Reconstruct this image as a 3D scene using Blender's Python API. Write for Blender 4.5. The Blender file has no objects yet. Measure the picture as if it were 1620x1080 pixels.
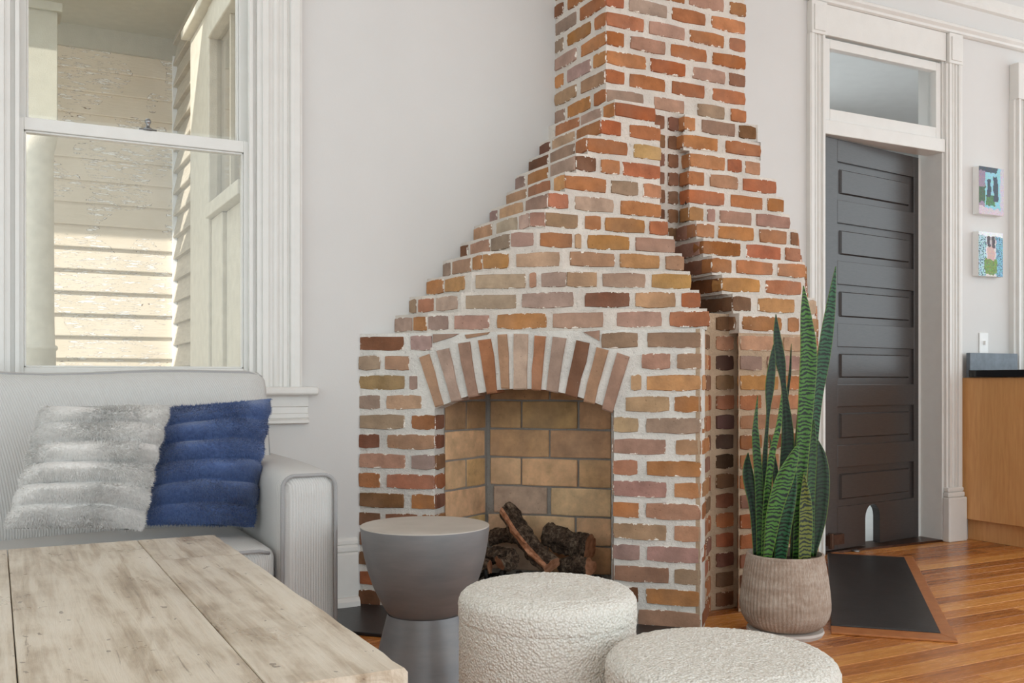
import bpy, bmesh, math, random
from mathutils import Vector, Matrix, noise
random.seed(7)
sc = bpy.context.scene
COL = sc.collection

# ---------------------------------------------------------------- camera
F_PX = 1560.0; HORIZON = 602.0; YAW = math.radians(27.7)
CAM = (-1.212, -3.558, 0.85)
CA, SA = math.cos(YAW), math.sin(YAW)
cd = bpy.data.cameras.new('camera'); cam = bpy.data.objects.new('camera', cd); COL.objects.link(cam)
cam.location = CAM; cam.rotation_euler = (math.pi/2, 0, -YAW)
cd.sensor_width = 36.0; cd.lens = 36.0*F_PX/1620.0
cd.shift_y = (540.0-HORIZON)/1620.0*-1.0
cd.clip_start = 0.05
sc.camera = cam

# ---------------------------------------------------------------- light
wd = bpy.data.worlds.new('world'); sc.world = wd; wd.use_nodes = True
bg = wd.node_tree.nodes['Background']
bg.inputs['Color'].default_value = (0.85, 0.95, 1.0, 1); bg.inputs['Strength'].default_value = 2.3
sd = bpy.data.lights.new('sun', 'SUN'); sun = bpy.data.objects.new('sun', sd); COL.objects.link(sun)
sd.energy = 4.6; sd.angle = math.radians(0.6); sd.color = (1.0, 0.97, 0.92)
sun.location = (-4, -6, 9)
sun.rotation_euler = Vector((0.75, 0.40, -0.53)).to_track_quat('-Z', 'Y').to_euler()
vs = sc.view_settings
vs.view_transform = 'Standard'; vs.look = 'None'; vs.gamma = 1.0; vs.use_curve_mapping = False
vs.exposure = 0.05

# ---------------------------------------------------------------- pixel helpers (direction only; the distance comes from a plane)
def ray(x, y):
    u = (x-810)/F_PX; w = (HORIZON-y)/F_PX
    return (u*CA+SA, -u*SA+CA, w)
def onY(x, y, Y):
    v = ray(x, y); t = (Y-CAM[1])/v[1]; return Vector((CAM[0]+t*v[0], Y, CAM[2]+t*v[2]))
def onX(x, y, X):
    v = ray(x, y); t = (X-CAM[0])/v[0]; return Vector((X, CAM[1]+t*v[1], CAM[2]+t*v[2]))
def onZ(x, y, Z=0.0):
    v = ray(x, y); t = (Z-CAM[2])/v[2]; return Vector((CAM[0]+t*v[0], CAM[1]+t*v[1], Z))
def atD(x, y, zc):
    v = ray(x, y); return Vector((CAM[0]+zc*v[0], CAM[1]+zc*v[1], CAM[2]+zc*v[2]))
def online(x, A, B):
    """plan point where the sight line of column x crosses the line A-B"""
    v = ray(x, 0); ax, ay = A; dx, dy = B[0]-A[0], B[1]-A[1]
    det = v[0]*(-dy)+dx*v[1]
    rx, ry = ax-CAM[0], ay-CAM[1]
    t = (rx*(-dy)+dx*ry)/det
    return (CAM[0]+t*v[0], CAM[1]+t*v[1])
def topx(X, Y):
    rx, ry = X-CAM[0], Y-CAM[1]
    return 810+F_PX*(rx*CA-ry*SA)/(rx*SA+ry*CA)

# ---------------------------------------------------------------- materials
def lin(c):
    return tuple(((v/255)/12.92 if v/255 <= 0.04045 else ((v/255+0.055)/1.055)**2.4) for v in c[:3])+(1.0,)
class M:
    """small node-graph helper"""
    def __init__(s, name):
        s.m = bpy.data.materials.new(name); s.m.use_nodes = True
        s.nt = s.m.node_tree; s.b = s.nt.nodes['Principled BSDF']
    def n(s, t, **kw):
        nd = s.nt.nodes.new(t)
        for k, v in kw.items(): setattr(nd, k, v)
        return nd
    def l(s, a, b): s.nt.links.new(a, b)
    def coord(s, kind='Object', scale=(1, 1, 1)):
        tc = s.n('ShaderNodeTexCoord'); mp = s.n('ShaderNodeMapping'); mp.inputs['Scale'].default_value = scale
        s.l(tc.outputs[kind], mp.inputs['Vector']); return mp.outputs['Vector']
    def pos(s, scale=(1, 1, 1), rot=(0, 0, 0)):
        g = s.n('ShaderNodeNewGeometry'); mp = s.n('ShaderNodeMapping'); mp.inputs['Scale'].default_value = scale
        mp.inputs['Rotation'].default_value = rot
        s.l(g.outputs['Position'], mp.inputs['Vector']); return mp.outputs['Vector']
    def noise(s, vec, scale, detail=4, rough=0.55, dist=0.0):
        nd = s.n('ShaderNodeTexNoise'); nd.inputs['Scale'].default_value = scale
        nd.inputs['Detail'].default_value = detail; nd.inputs['Roughness'].default_value = rough
        nd.inputs['Distortion'].default_value = dist
        s.l(vec, nd.inputs['Vector']); return nd.outputs['Fac']
    def ramp(s, fac, stops):
        r = s.n('ShaderNodeValToRGB'); el = r.color_ramp.elements
        while len(el) < len(stops): el.new(0.5)
        for e, (p, c) in zip(el, stops): e.position = p; e.color = c if len(c) == 4 else lin(c)
        s.l(fac, r.inputs['Fac']); return r.outputs['Color']
    def math(s, op, a, b=None, c=None):
        nd = s.n('ShaderNodeMath', operation=op)
        for i, v in enumerate((a, b, c)):
            if v is None: continue
            if isinstance(v, (int, float)): nd.inputs[i].default_value = v
            else: s.l(v, nd.inputs[i])
        return nd.outputs[0]
    def mix(s, fac, a, b, mode='MIX'):
        nd = s.n('ShaderNodeMix', data_type='RGBA', blend_type=mode)
        for i, v in ((0, fac), (6, a), (7, b)):
            if isinstance(v, (int, float)): nd.inputs[i].default_value = v
            elif isinstance(v, tuple): nd.inputs[i].default_value = v
            else: s.l(v, nd.inputs[i])
        return nd.outputs[2]
    def bump(s, h, strength=0.3, dist=0.01, prev=None):
        b = s.n('ShaderNodeBump'); b.inputs['Strength'].default_value = strength; b.inputs['Distance'].default_value = dist
        s.l(h, b.inputs['Height'])
        if prev: s.l(prev, b.inputs['Normal'])
        return b.outputs['Normal']
    def out(s, color=None, rough=None, normal=None, spec=None, metal=None):
        for k, v in (('Base Color', color), ('Roughness', rough), ('Normal', normal), ('Specular IOR Level', spec), ('Metallic', metal)):
            if v is None: continue
            if isinstance(v, (int, float, tuple)): s.b.inputs[k].default_value = v
            else: s.l(v, s.b.inputs[k])
        return s.m

def paint(name, c, rough=0.5, bump=0.04, var=6, scale=9.0):
    m = M(name); p = m.pos()
    n1 = m.noise(p, scale, 5); n2 = m.noise(p, 160, 3)
    col = m.ramp(n1, [(0.3, tuple(max(0, v-var) for v in c)), (0.7, c)])
    return m.out(col, rough, m.bump(n2, bump, 0.004))
MAT = {}
MAT['wall'] = paint('wall_paint', (216, 214, 211), 0.6, 0.06, 4, 3)
MAT['trim'] = paint('trim_paint', (226, 224, 219), 0.32, 0.10, 5, 14)
MAT['ceiling'] = paint('ceiling_paint', (235, 233, 230), 0.6, 0.03)
MAT['extcream'] = paint('exterior_cream_paint', (214, 206, 188), 0.55, 0.5, 14, 20)
MAT['extgrey'] = paint('exterior_soffit_paint', (186, 182, 165), 0.6, 0.3, 8, 20)

def siding_mat():
    m = M('peeling_siding_paint'); p = m.pos((1, 1, 1))
    base = m.ramp(m.noise(p, 5, 4), [(0.3, (214, 200, 176)), (0.7, (226, 213, 192))])
    st = m.pos((3.0, 3.0, 22.0))
    f = m.noise(st, 6.0, 6, 0.65); g = m.noise(p, 3.3, 2)
    fl = m.math('MULTIPLY', m.math('GREATER_THAN', f, 0.575), m.math('GREATER_THAN', g, 0.47))
    ed = m.math('MULTIPLY', m.math('GREATER_THAN', f, 0.555), m.math('GREATER_THAN', g, 0.465))
    c = m.mix(ed, base, lin((120, 95, 65))); c = m.mix(fl, c, lin((240, 236, 228)))
    return m.out(c, 0.6, m.bump(f, 0.25, 0.01))
MAT['siding'] = siding_mat()
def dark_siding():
    m = M('taupe_siding_paint'); p = m.pos((2, 2, 14)); f = m.noise(p, 6, 5, 0.6)  # taupe boards, darker than the cream siding
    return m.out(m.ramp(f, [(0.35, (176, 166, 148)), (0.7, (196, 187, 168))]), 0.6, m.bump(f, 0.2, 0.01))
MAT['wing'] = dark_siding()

def brick_mat(name='brick_clay', smear=True, speck=1.0, mort=(238, 231, 221)):
    m = M(name)
    oi = m.n('ShaderNodeObjectInfo'); tc = m.n('ShaderNodeTexCoord')
    p = m.pos(); oc = tc.outputs['Object']
    off = m.n('ShaderNodeVectorMath', operation='MULTIPLY_ADD')
    m.l(oi.outputs['Random'], off.inputs[0]); off.inputs[1].default_value = (37, 91, 53); m.l(p, off.inputs[2])
    q = off.outputs[0]
    n1 = m.noise(q, 14, 5, 0.6); n2 = m.noise(q, 120, 3, 0.6); n3 = m.noise(q, 6, 2)
    hs = m.n('ShaderNodeHueSaturation'); m.l(oi.outputs['Color'], hs.inputs['Color'])
    hs.inputs['Saturation'].default_value = 1.0
    m.l(m.math('MULTIPLY_ADD', n1, 1.3, 0.36), hs.inputs['Value'])
    c = hs.outputs['Color']
    c = m.mix(m.math('MULTIPLY', m.math('SUBTRACT', n3, 0.42), 0.9), c, lin((150, 128, 112)))
    dk = m.math('LESS_THAN', n2, 0.30)
    c = m.mix(m.math('MULTIPLY', dk, 0.55*speck), c, lin((60, 40, 32)))
    h = m.math('ADD', m.math('MULTIPLY', n1, 0.6), m.math('MULTIPLY', n2, 0.4))
    if smear:
        sx = m.n('ShaderNodeSeparateXYZ'); m.l(oc, sx.inputs[0])
        ex = m.math('MULTIPLY', m.math('SUBTRACT', 0.5, m.math('ABSOLUTE', sx.outputs[0])), 0.19)
        ez = m.math('MULTIPLY', m.math('SUBTRACT', 0.5, m.math('ABSOLUTE', sx.outputs[2])), 0.060)
        e = m.math('MINIMUM', ex, ez)
        ns = m.noise(q, 38, 4, 0.7)
        lim = m.math('MULTIPLY', m.math('SUBTRACT', ns, 0.45), 0.040)
        front = m.math('LESS_THAN', sx.outputs[1], 0.12)
        mk = m.math('MULTIPLY', m.math('LESS_THAN', e, lim), front)
        # worn-in lime: scattered flecks
        fk = m.math('GREATER_THAN', m.noise(q, 70, 5, 0.75), 0.71)
        mk = m.math('MAXIMUM', mk, m.math('MULTIPLY', fk, 0.7))
        c = m.mix(mk, c, lin(mort))
    return m.out(c, 0.85, m.bump(h, 0.55, 0.006), 0.25)
MAT['brick'] = brick_mat()
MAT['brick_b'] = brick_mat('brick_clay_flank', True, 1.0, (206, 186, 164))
MAT['firebrick'] = brick_mat('firebrick_clay', False, 0.8)
def mortar_mat(name, c):
    m = M(name); p = m.pos(); n1 = m.noise(p, 60, 6, 0.7); n2 = m.noise(p, 9, 4)
    col = m.mix(m.ramp(n2, [(0.35, (0, 0, 0, 1)), (0.75, (1, 1, 1, 1))]), lin(c), lin(tuple(int(v*0.9) for v in c)))
    col = m.mix(m.math('MULTIPLY', m.math('LESS_THAN', n1, 0.36), 0.35), col, lin((140, 128, 115)))
    return m.out(col, 0.95, m.bump(n1, 0.9, 0.012), 0.1)
MAT['mortar'] = mortar_mat('lime_mortar', (242, 238, 230))
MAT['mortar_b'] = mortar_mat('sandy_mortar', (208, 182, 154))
MAT['mortar_c'] = mortar_mat('cream_mortar', (236, 227, 216))
MAT['mortar_g'] = mortar_mat('fire_mortar', (172, 166, 158))

def floor_mat():
    m = M('oak_floor'); oi = m.n('ShaderNodeObjectInfo'); p = m.pos((0.7, 14, 1))
    ro = m.n('ShaderNodeVectorMath', operation='MULTIPLY_ADD'); m.l(oi.outputs['Random'], ro.inputs[0]); ro.inputs[1].default_value = (71, 33, 5); m.l(p, ro.inputs[2])
    g = m.noise(ro.outputs[0], 5, 6, 0.6, 0.6); g2 = m.noise(ro.outputs[0], 30, 4, 0.6)
    v = m.math('ADD', m.math('MULTIPLY', g, 0.75), m.math('ADD', m.math('MULTIPLY', g2, 0.2), m.math('MULTIPLY', m.math('SUBTRACT', oi.outputs['Random'], 0.5), 0.32)))
    c = m.ramp(v, [(0.25, (136, 76, 32)), (0.45, (188, 118, 56)), (0.62, (214, 148, 76)), (0.8, (232, 178, 108))])
    return m.out(c, m.math('MULTIPLY_ADD', g2, 0.12, 0.20), m.bump(g2, 0.06, 0.003), 0.5)
MAT['floor'] = floor_mat()
def simple(name, c, rough=0.5, metal=0.0, var=8, scale=20, bump=0.05, spec=0.5):
    m = M(name); p = m.pos(); n = m.noise(p, scale, 4); n2 = m.noise(p, scale*8, 3)
    col = m.ramp(n, [(0.3, tuple(max(0, v-var) for v in c)), (0.7, c)])
    return m.out(col, rough, m.bump(n2, bump, 0.004), spec, metal)
MAT['slate'] = simple('black_slate', (44, 43, 44), 0.38, 0, 14, 12, 0.12)
MAT['oakstrip'] = simple('oak_border', (184, 118, 66), 0.35, 0, 20, 25, 0.04)
MAT['iron'] = simple('black_iron', (28, 26, 25), 0.6, 0.6)
MAT['black_stone'] = simple('black_granite', (24, 25, 28), 0.12, 0, 8, 60, 0.0)
MAT['grey_stone'] = simple('honed_stone', (104, 114, 124), 0.3, 0, 26, 18, 0.03)
MAT['plastic'] = simple('white_plastic', (236, 236, 234), 0.35, 0, 2, 5, 0.0)
MAT['steel'] = simple('dull_steel', (150, 150, 150), 0.3, 1.0, 10, 30, 0.02)
MAT['oldmetal'] = simple('old_bronze', (92, 66, 52), 0.35, 0.7, 20, 40, 0.05)
MAT['black_tray'] = simple('rubber_saucer', (196, 186, 178), 0.6)
MAT['soil'] = simple('dark_soil', (50, 38, 30), 0.95, 0, 20, 60, 0.6)

def glass_mat():
    m = M('window_glass'); t = m.n('ShaderNodeBsdfTransparent'); g = m.n('ShaderNodeBsdfGlossy'); g.inputs['Roughness'].default_value = 0.02
    fr = m.n('ShaderNodeLayerWeight'); fr.inputs['Blend'].default_value = 0.5; fac = m.math('MULTIPLY_ADD', m.math('POWER', fr.outputs['Facing'], 5.0), 0.9, 0.04)
    mx = m.n('ShaderNodeMixShader'); m.l(fac, mx.inputs[0]); m.l(t.outputs[0], mx.inputs[1]); m.l(g.outputs[0], mx.inputs[2])
    m.l(mx.outputs[0], m.nt.nodes['Material Output'].inputs['Surface']); return m.m
MAT['glass'] = glass_mat()

def door_mat():
    m = M('charcoal_door_paint'); p = m.pos((1, 1, 6)); n = m.noise(p, 30, 4)
    return m.out(m.ramp(n, [(0.3, (52, 47, 46)), (0.7, (62, 57, 55))]), 0.30, m.bump(n, 0.10, 0.003), 0.6)
MAT['door'] = door_mat()
def veneer():
    m = M('maple_veneer'); p = m.pos((14, 14, 1.2)); n = m.noise(p, 5, 5, 0.6, 0.4)
    return m.out(m.ramp(n, [(0.3, (208, 152, 96)), (0.7, (222, 170, 112))]), 0.35, m.bump(n, 0.03, 0.002))
MAT['veneer'] = veneer()

def fabric(name, c, ribs=True):
    m = M(name); tc = m.n('ShaderNodeTexCoord')
    p = m.pos(); sx = m.n('ShaderNodeSeparateXYZ'); m.l(p, sx.inputs[0])
    n = m.noise(p, 420, 3, 0.6); n2 = m.noise(p, 7, 3)
    rib = m.math('SINE', m.math('MULTIPLY', m.math('ADD', sx.outputs[0], sx.outputs[1]), 880.0))
    h = m.math('ADD', m.math('MULTIPLY', rib, 0.42 if ribs else 0.0), n)
    k = m.math('MULTIPLY_ADD', h, 0.30, 0.35)
    col = m.mix(k, lin(tuple(v-34 for v in c)), lin(tuple(min(255, v+10) for v in c)))
    return m.out(col, 0.95, m.bump(h, 0.5, 0.003), 0.15)
MAT['sofa'] = fabric('ribbed_grey_fabric', (214, 212, 209))
MAT['welt'] = fabric('grey_welt', (176, 175, 175), False)
def boucle():
    m = M('boucle_fabric'); p = m.pos(); v = m.n('ShaderNodeTexVoronoi'); v.inputs['Scale'].default_value = 190; m.l(p, v.inputs['Vector'])
    n = m.noise(p, 260, 3); d = v.outputs['Distance']
    h = m.math('SUBTRACT', m.math('MULTIPLY', n, 0.6), d)
    col = m.ramp(d, [(0.15, (246, 243, 236)), (0.8, (224, 219, 208))])
    return m.out(col, 0.95, m.bump(h, 0.75, 0.006), 0.1)
MAT['boucle'] = boucle()
def fur(name, c, d):
    m = M(name); p = m.pos(); n = m.noise(p, 130, 4, 0.7); n2 = m.noise(p, 14, 3)
    v = m.math('ADD', m.math('MULTIPLY', n, 0.6), m.math('MULTIPLY', n2, 0.4))
    m.b.inputs['Sheen Weight'].default_value = 0.35
    return m.out(m.ramp(v, [(0.3, d), (0.65, c)]), 0.95, m.bump(n, 0.5, 0.006), 0.05)
MAT['fur_grey'] = fur('grey_plush', (232, 229, 225), (196, 193, 189))
MAT['fur_blue'] = fur('blue_plush', (92, 114, 160), (56, 74, 118))
def table_wood():
    m = M('weathered_table_wood'); oi = m.n('ShaderNodeObjectInfo')
    def sh(sc):
        p = m.pos(sc); ro = m.n('ShaderNodeVectorMath', operation='MULTIPLY_ADD'); m.l(oi.outputs['Random'], ro.inputs[0]); ro.inputs[1].default_value = (17, 43, 5); m.l(p, ro.inputs[2]); return ro.outputs[0]
    g = m.noise(sh((6, 0.9, 6)), 2.6, 7, 0.62, 1.1); g2 = m.noise(sh((1, 1, 1)), 5.5, 5, 0.65); g3 = m.noise(sh((26, 1.3, 10)), 3.0, 6, 0.65, 0.3)
    v = m.math('ADD', m.math('MULTIPLY', g, 0.45), m.math('ADD', m.math('MULTIPLY', g2, 0.30), m.math('MULTIPLY', g3, 0.25)))
    c = m.ramp(v, [(0.34, (130, 108, 84)), (0.44, (186, 169, 146)), (0.52, (216, 204, 185)), (0.66, (232, 223, 208))])
    crack = m.math('LESS_THAN', g3, 0.31)
    c = m.mix(m.math('MULTIPLY', crack, 0.45), c, lin((92, 72, 52)))
    pit = m.math('GREATER_THAN', m.noise(m.pos((1, 0.6, 1)), 48, 2), 0.70)
    c = m.mix(m.math('MULTIPLY', pit, 0.6), c, lin((90, 66, 44)))
    return m.out(c, m.math('MULTIPLY_ADD', g2, 0.35, 0.14), m.bump(m.math('ADD', g, m.math('MULTIPLY', g3, 0.8)), 0.35, 0.010), 0.5)
MAT['table'] = table_wood()
def zinc():
    m = M('brushed_zinc'); p = m.pos((1, 1, 5)); n = m.noise(p, 5, 5, 0.6); n2 = m.noise(m.pos((30, 30, 6)), 40, 3)
    return m.out(m.ramp(n, [(0.3, (118, 119, 122)), (0.7, (136, 135, 135))]), m.math('MULTIPLY_ADD', n, 0.15, 0.36), m.bump(n2, 0.05, 0.002), 0.5, 0.35)
MAT['zinc'] = zinc()
MAT['zinc_lit'] = simple('lit_zinc_top', (186, 178, 168), 0.5, 0.1, 12, 10, 0.04)  # paler than the bowl: light from above is put into this colour
def pot_mat():
    m = M('ribbed_terracotta'); p = m.pos((1, 1, 3)); n = m.noise(p, 9, 5, 0.65); n2 = m.noise(m.pos((60, 60, 3)), 8, 4)
    v = m.math('ADD', m.math('MULTIPLY', n, 0.5), m.math('MULTIPLY', n2, 0.5))
    return m.out(m.ramp(v, [(0.32, (132, 110, 94)), (0.5, (168, 150, 135)), (0.68, (198, 185, 173))]), 0.8, m.bump(n2, 0.2, 0.004), 0.2)
MAT['pot'] = pot_mat()
def leaf_mat():
    m = M('snake_leaf'); oi = m.n('ShaderNodeObjectInfo'); tc = m.n('ShaderNodeTexCoord')
    sx = m.n('ShaderNodeSeparateXYZ'); m.l(tc.outputs['UV'], sx.inputs[0])
    p = m.pos(); nz = m.noise(p, 30, 3)
    v = m.math('ADD', m.math('MULTIPLY', sx.outputs[1], 470.0), m.math('ADD', m.math('MULTIPLY', nz, 16.0), m.math('MULTIPLY', m.math('ABSOLUTE', m.math('SUBTRACT', sx.outputs[0], 0.5)), 4.0)))
    w = m.math('MULTIPLY_ADD', m.math('SINE', v), 0.5, 0.5)
    w = m.math('ADD', m.math('MULTIPLY', w, 0.65), m.math('MULTIPLY', m.noise(p, 60, 3), 0.35))
    dark = lin((16, 30, 20)); c = m.mix(m.ramp(w, [(0.30, (0, 0, 0, 1)), (0.62, (1, 1, 1, 1))]), dark, oi.outputs['Color'])
    edge = m.math('GREATER_THAN', m.math('ABSOLUTE', m.math('SUBTRACT', sx.outputs[0], 0.5)), 0.475)
    c = m.mix(m.math('MULTIPLY', edge, 0.5), c, lin((120, 150, 60)))
    return m.out(c, 0.42, m.bump(w, 0.05, 0.003), 0.4)
MAT['leaf'] = leaf_mat()
def bark():
    m = M('log_bark'); p = m.pos(); n = m.noise(p, 70, 6, 0.75, 0.6); n2 = m.noise(p, 22, 4, 0.6)
    h = m.math('ADD', m.math('MULTIPLY', n, 0.7), m.math('MULTIPLY', n2, 0.3))
    return m.out(m.ramp(h, [(0.36, (30, 24, 21)), (0.50, (92, 76, 64)), (0.64, (158, 138, 118))]), 0.9, m.bump(h, 1.0, 0.02), 0.1)
MAT['bark'] = bark()
MAT['cutwood'] = simple('split_wood', (206, 150, 116), 0.8, 0, 60, 40, 0.4)
def print_mat():
    m = M('painted_print'); a = m.n('ShaderNodeVertexColor'); a.layer_name = 'print'
    return m.out(a.outputs['Color'], 0.5)
MAT['print'] = print_mat()

# ---------------------------------------------------------------- object helpers
def link(o, parent=None):
    COL.objects.link(o)
    if parent is not None:
        o.parent = parent; o.matrix_parent_inverse = Matrix.Translation(parent.location).inverted() if parent.parent is None else parent.matrix_basis.inverted() @ parent.matrix_parent_inverse.inverted() @ WORLD(parent.parent).inverted()
    return o
def WORLD(o):
    m = o.matrix_basis.copy()
    if o.parent is not None: m = WORLD(o.parent) @ o.matrix_parent_inverse @ m
    return m
def link(o, parent=None):
    COL.objects.link(o)
    if parent is not None:
        o.parent = parent; o.matrix_parent_inverse = WORLD(parent).inverted()
    return o
def tag(o, label=None, cat=None, group=None, kind=None):
    if label: o['label'] = label
    if cat: o['category'] = cat
    if group: o['group'] = group
    if kind: o['kind'] = kind
    return o
def thing(name, label, cat, loc=(0, 0, 0), group=None, kind=None):
    o = bpy.data.objects.new(name, None); o.location = loc; o.empty_display_size = 0.1
    COL.objects.link(o); return tag(o, label, cat, group, kind)
def mesh(name, verts, faces, mat, parent=None, smooth=False, recalc=True):
    me = bpy.data.meshes.new(name); me.from_pydata([tuple(v) for v in verts], [], faces); me.update()
    if recalc:
        bm = bmesh.new(); bm.from_mesh(me); bmesh.ops.recalc_face_normals(bm, faces=bm.faces); bm.to_mesh(me); bm.free()
    if smooth:
        for p in me.polygons: p.use_smooth = True
    me.materials.append(MAT[mat] if isinstance(mat, str) else mat)
    return link(bpy.data.objects.new(name, me), parent)
class MB:
    def __init__(s): s.v = []; s.f = []
    def add(s, v, f):
        o = len(s.v); s.v += [tuple(p) for p in v]; s.f += [tuple(i+o for i in q) for q in f]; return s
    def box(s, x0, x1, y0, y1, z0, z1):
        return s.add([(x, y, z) for z in (z0, z1) for y in (y0, y1) for x in (x0, x1)],
                     [(0, 1, 3, 2), (4, 6, 7, 5), (0, 4, 5, 1), (1, 5, 7, 3), (3, 7, 6, 2), (2, 6, 4, 0)])
    def prism(s, poly, z0, z1):
        n = len(poly)
        return s.add([(x, y, z0) for x, y in poly]+[(x, y, z1) for x, y in poly],
                     [tuple(range(n)), tuple(range(n, 2*n))]+[(i, (i+1) % n, n+(i+1) % n, n+i) for i in range(n)])
    def sweep(s, poly3, d):
        """polygon of 3D points extruded by vector d"""
        n = len(poly3); d = Vector(d); a = [Vector(p) for p in poly3]
        return s.add(a+[p+d for p in a], [tuple(range(n)), tuple(range(n, 2*n))]+[(i, (i+1) % n, n+(i+1) % n, n+i) for i in range(n)])
    def tube(s, pts, r, seg=8, closed=False, cap=True):
        pts = [Vector(p) for p in pts]; n = len(pts); rings = []
        rr = r if isinstance(r, (list, tuple)) else [r]*n
        up = None
        for i, p in enumerate(pts):
            t = (pts[(i+1) % n]-pts[i-1]) if closed else (pts[min(i+1, n-1)]-pts[max(i-1, 0)])
            t.normalize()
            if up is None: up = Vector((0, 0, 1)) if abs(t.z) < 0.9 else Vector((1, 0, 0))
            a = t.cross(up).normalized(); b = a.cross(t).normalized(); up = b
            rings.append([p+(a*math.cos(2*math.pi*k/seg)+b*math.sin(2*math.pi*k/seg))*rr[i] for k in range(seg)])
        v = [q for g in rings for q in g]; f = []
        for i in range(n if closed else n-1):
            j = (i+1) % n
            f += [(i*seg+k, i*seg+(k+1) % seg, j*seg+(k+1) % seg, j*seg+k) for k in range(seg)]
        if not closed and cap: f += [tuple(range(seg)), tuple((n-1)*seg+k for k in range(seg))]
        return s.add(v, f)
    def lathe(s, prof, c, seg=48, rfun=None):
        v = []; f = []; n = len(prof)
        for i, (r, z) in enumerate(prof):
            for k in range(seg):
                a = 2*math.pi*k/seg; q = r*(rfun(a, z) if rfun else 1)
                v.append((c[0]+q*math.cos(a), c[1]+q*math.sin(a), c[2]+z))
        for i in range(n-1):
            f += [(i*seg+k, i*seg+(k+1) % seg, (i+1)*seg+(k+1) % seg, (i+1)*seg+k) for k in range(seg)]
        return s.add(v, f)
    def build(s, name, mat, parent=None, smooth=False, recalc=True):
        return mesh(name, s.v, s.f, mat, parent, smooth, recalc)
def boxo(name, x0, x1, y0, y1, z0, z1, mat, parent=None):
    return MB().box(x0, x1, y0, y1, z0, z1).build(name, mat, parent)
def bevel(o, w=0.004, seg=2):
    b = o.modifiers.new('bevel', 'BEVEL'); b.width = w; b.segments = seg; b.limit_method = 'ANGLE'; return o
def autosmooth(o, deg=35):
    for p in o.data.polygons: p.use_smooth = True
    es = o.modifiers.new('edges', 'EDGE_SPLIT'); es.split_angle = math.radians(deg); return o
def roundbox(x0, x1, y0, y1, z0, z1, r, n=14, fun=None):
    h = Vector(((x1-x0)/2, (y1-y0)/2, (z1-z0)/2)); c = Vector(((x0+x1)/2, (y0+y1)/2, (z0+z1)/2))
    bm = bmesh.new(); bmesh.ops.create_cube(bm, size=2.0)
    bmesh.ops.subdivide_edges(bm, edges=bm.edges[:], cuts=n, use_grid_fill=True)
    for v in bm.verts:
        # denser samples near the edges
        q = Vector([math.copysign(1-(1-abs(k))**1.6, k) if abs(k) < 1 else k for k in v.co])
        p = Vector([q[i]*h[i] for i in range(3)])
        inn = Vector([max(-(h[i]-r), min(h[i]-r, p[i])) for i in range(3)]); d = p-inn
        if d.length > 1e-9: p = inn+d.normalized()*r
        if fun: p = fun(p, h)
        v.co = p+c
    vs_ = [v.co.copy() for v in bm.verts]; bm.verts.index_update(); fs = [[v.index for v in f.verts] for f in bm.faces]; bm.free()
    return vs_, fs

# ---------------------------------------------------------------- room shell
CEIL = 3.35
RX0, RX1, RY0 = -3.2, 7.0, -6.6
DX0, DX1, DZ = 2.371, 3.236, 2.56       # door + transom opening
WX0, WX1, WZ0, WZ1 = -1.167, -0.381, 0.80, 2.95
wb = MB()
for a in ((RX0, WX0, 0, CEIL), (WX0, WX1, 0, WZ0), (WX0, WX1, WZ1, CEIL), (WX1, DX0, 0, CEIL), (DX0, DX1, DZ, CEIL), (DX1, RX1, 0, CEIL)):
    wb.box(a[0], a[1], 0, 0.15, a[2], a[3])
tag(wb.build('wall_back', 'wall'), 'pale grey plaster wall with the tall window, the chimney and the dark door', 'wall', kind='structure')
wl = MB()
for a in ((RY0, -5.4, 0, CEIL), (-5.4, -0.7, 0, 0.45), (-5.4, -0.7, 2.95, CEIL), (-0.7, 0.15, 0, CEIL), (-3.2, -2.9, 0.45, 2.95)): wl.box(RX0-0.15, RX0, a[0], a[1], a[2], a[3])
tag(wl.build('wall_left', 'wall'), 'pale grey side wall with two wide window openings beyond the sofa', 'wall', kind='structure')
tag(boxo('sun_shade_slab', -7.2, RX0-0.15, RY0, -0.3, CEIL, CEIL+0.1, 'extgrey'), 'added unseen grey slab keeping direct sun out of the side windows', 'ceiling', kind='structure')  # added out of view to block direct sun at the side windows
tag(boxo('ceiling', RX0-0.15, RX1+0.15, RY0, 0.15, CEIL, CEIL+0.1, 'ceiling'), 'white painted ceiling', 'ceiling', kind='structure')

# floor with single boards where the photograph shows them
fl = tag(boxo('floor', RX0, RX1, RY0, 0.0, -0.06, -0.012, 'floor'), 'glossy orange-brown oak strip floor', 'floor', kind='structure')
PW = 0.083
rest = MB(); row = 0; y = 0.0
def plank_mesh(w):
    e = 0.0016
    return [(-.5, 0, -.012), (.5, 0, -.012), (.5, -w, -.012), (-.5, -w, -.012), (-.5, -e*0.2, -e), (.5, -e*0.2, -e), (.5, -w+e*0.2, -e), (-.5, -w+e*0.2, -e),
            (-.4985, -e, 0), (.4985, -e, 0), (.4985, -w+e, 0), (-.4985, -w+e, 0)], \
           [(0, 1, 5, 4), (1, 2, 6, 5), (2, 3, 7, 6), (3, 0, 4, 7), (4, 5, 9, 8), (5, 6, 10, 9), (6, 7, 11, 10), (7, 4, 8, 11), (8, 9, 10, 11)]
pv, pf = plank_mesh(PW-0.0008)
pme = bpy.data.meshes.new('plank'); pme.from_pydata(pv, [], pf); pme.materials.append(MAT['floor'])
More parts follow.
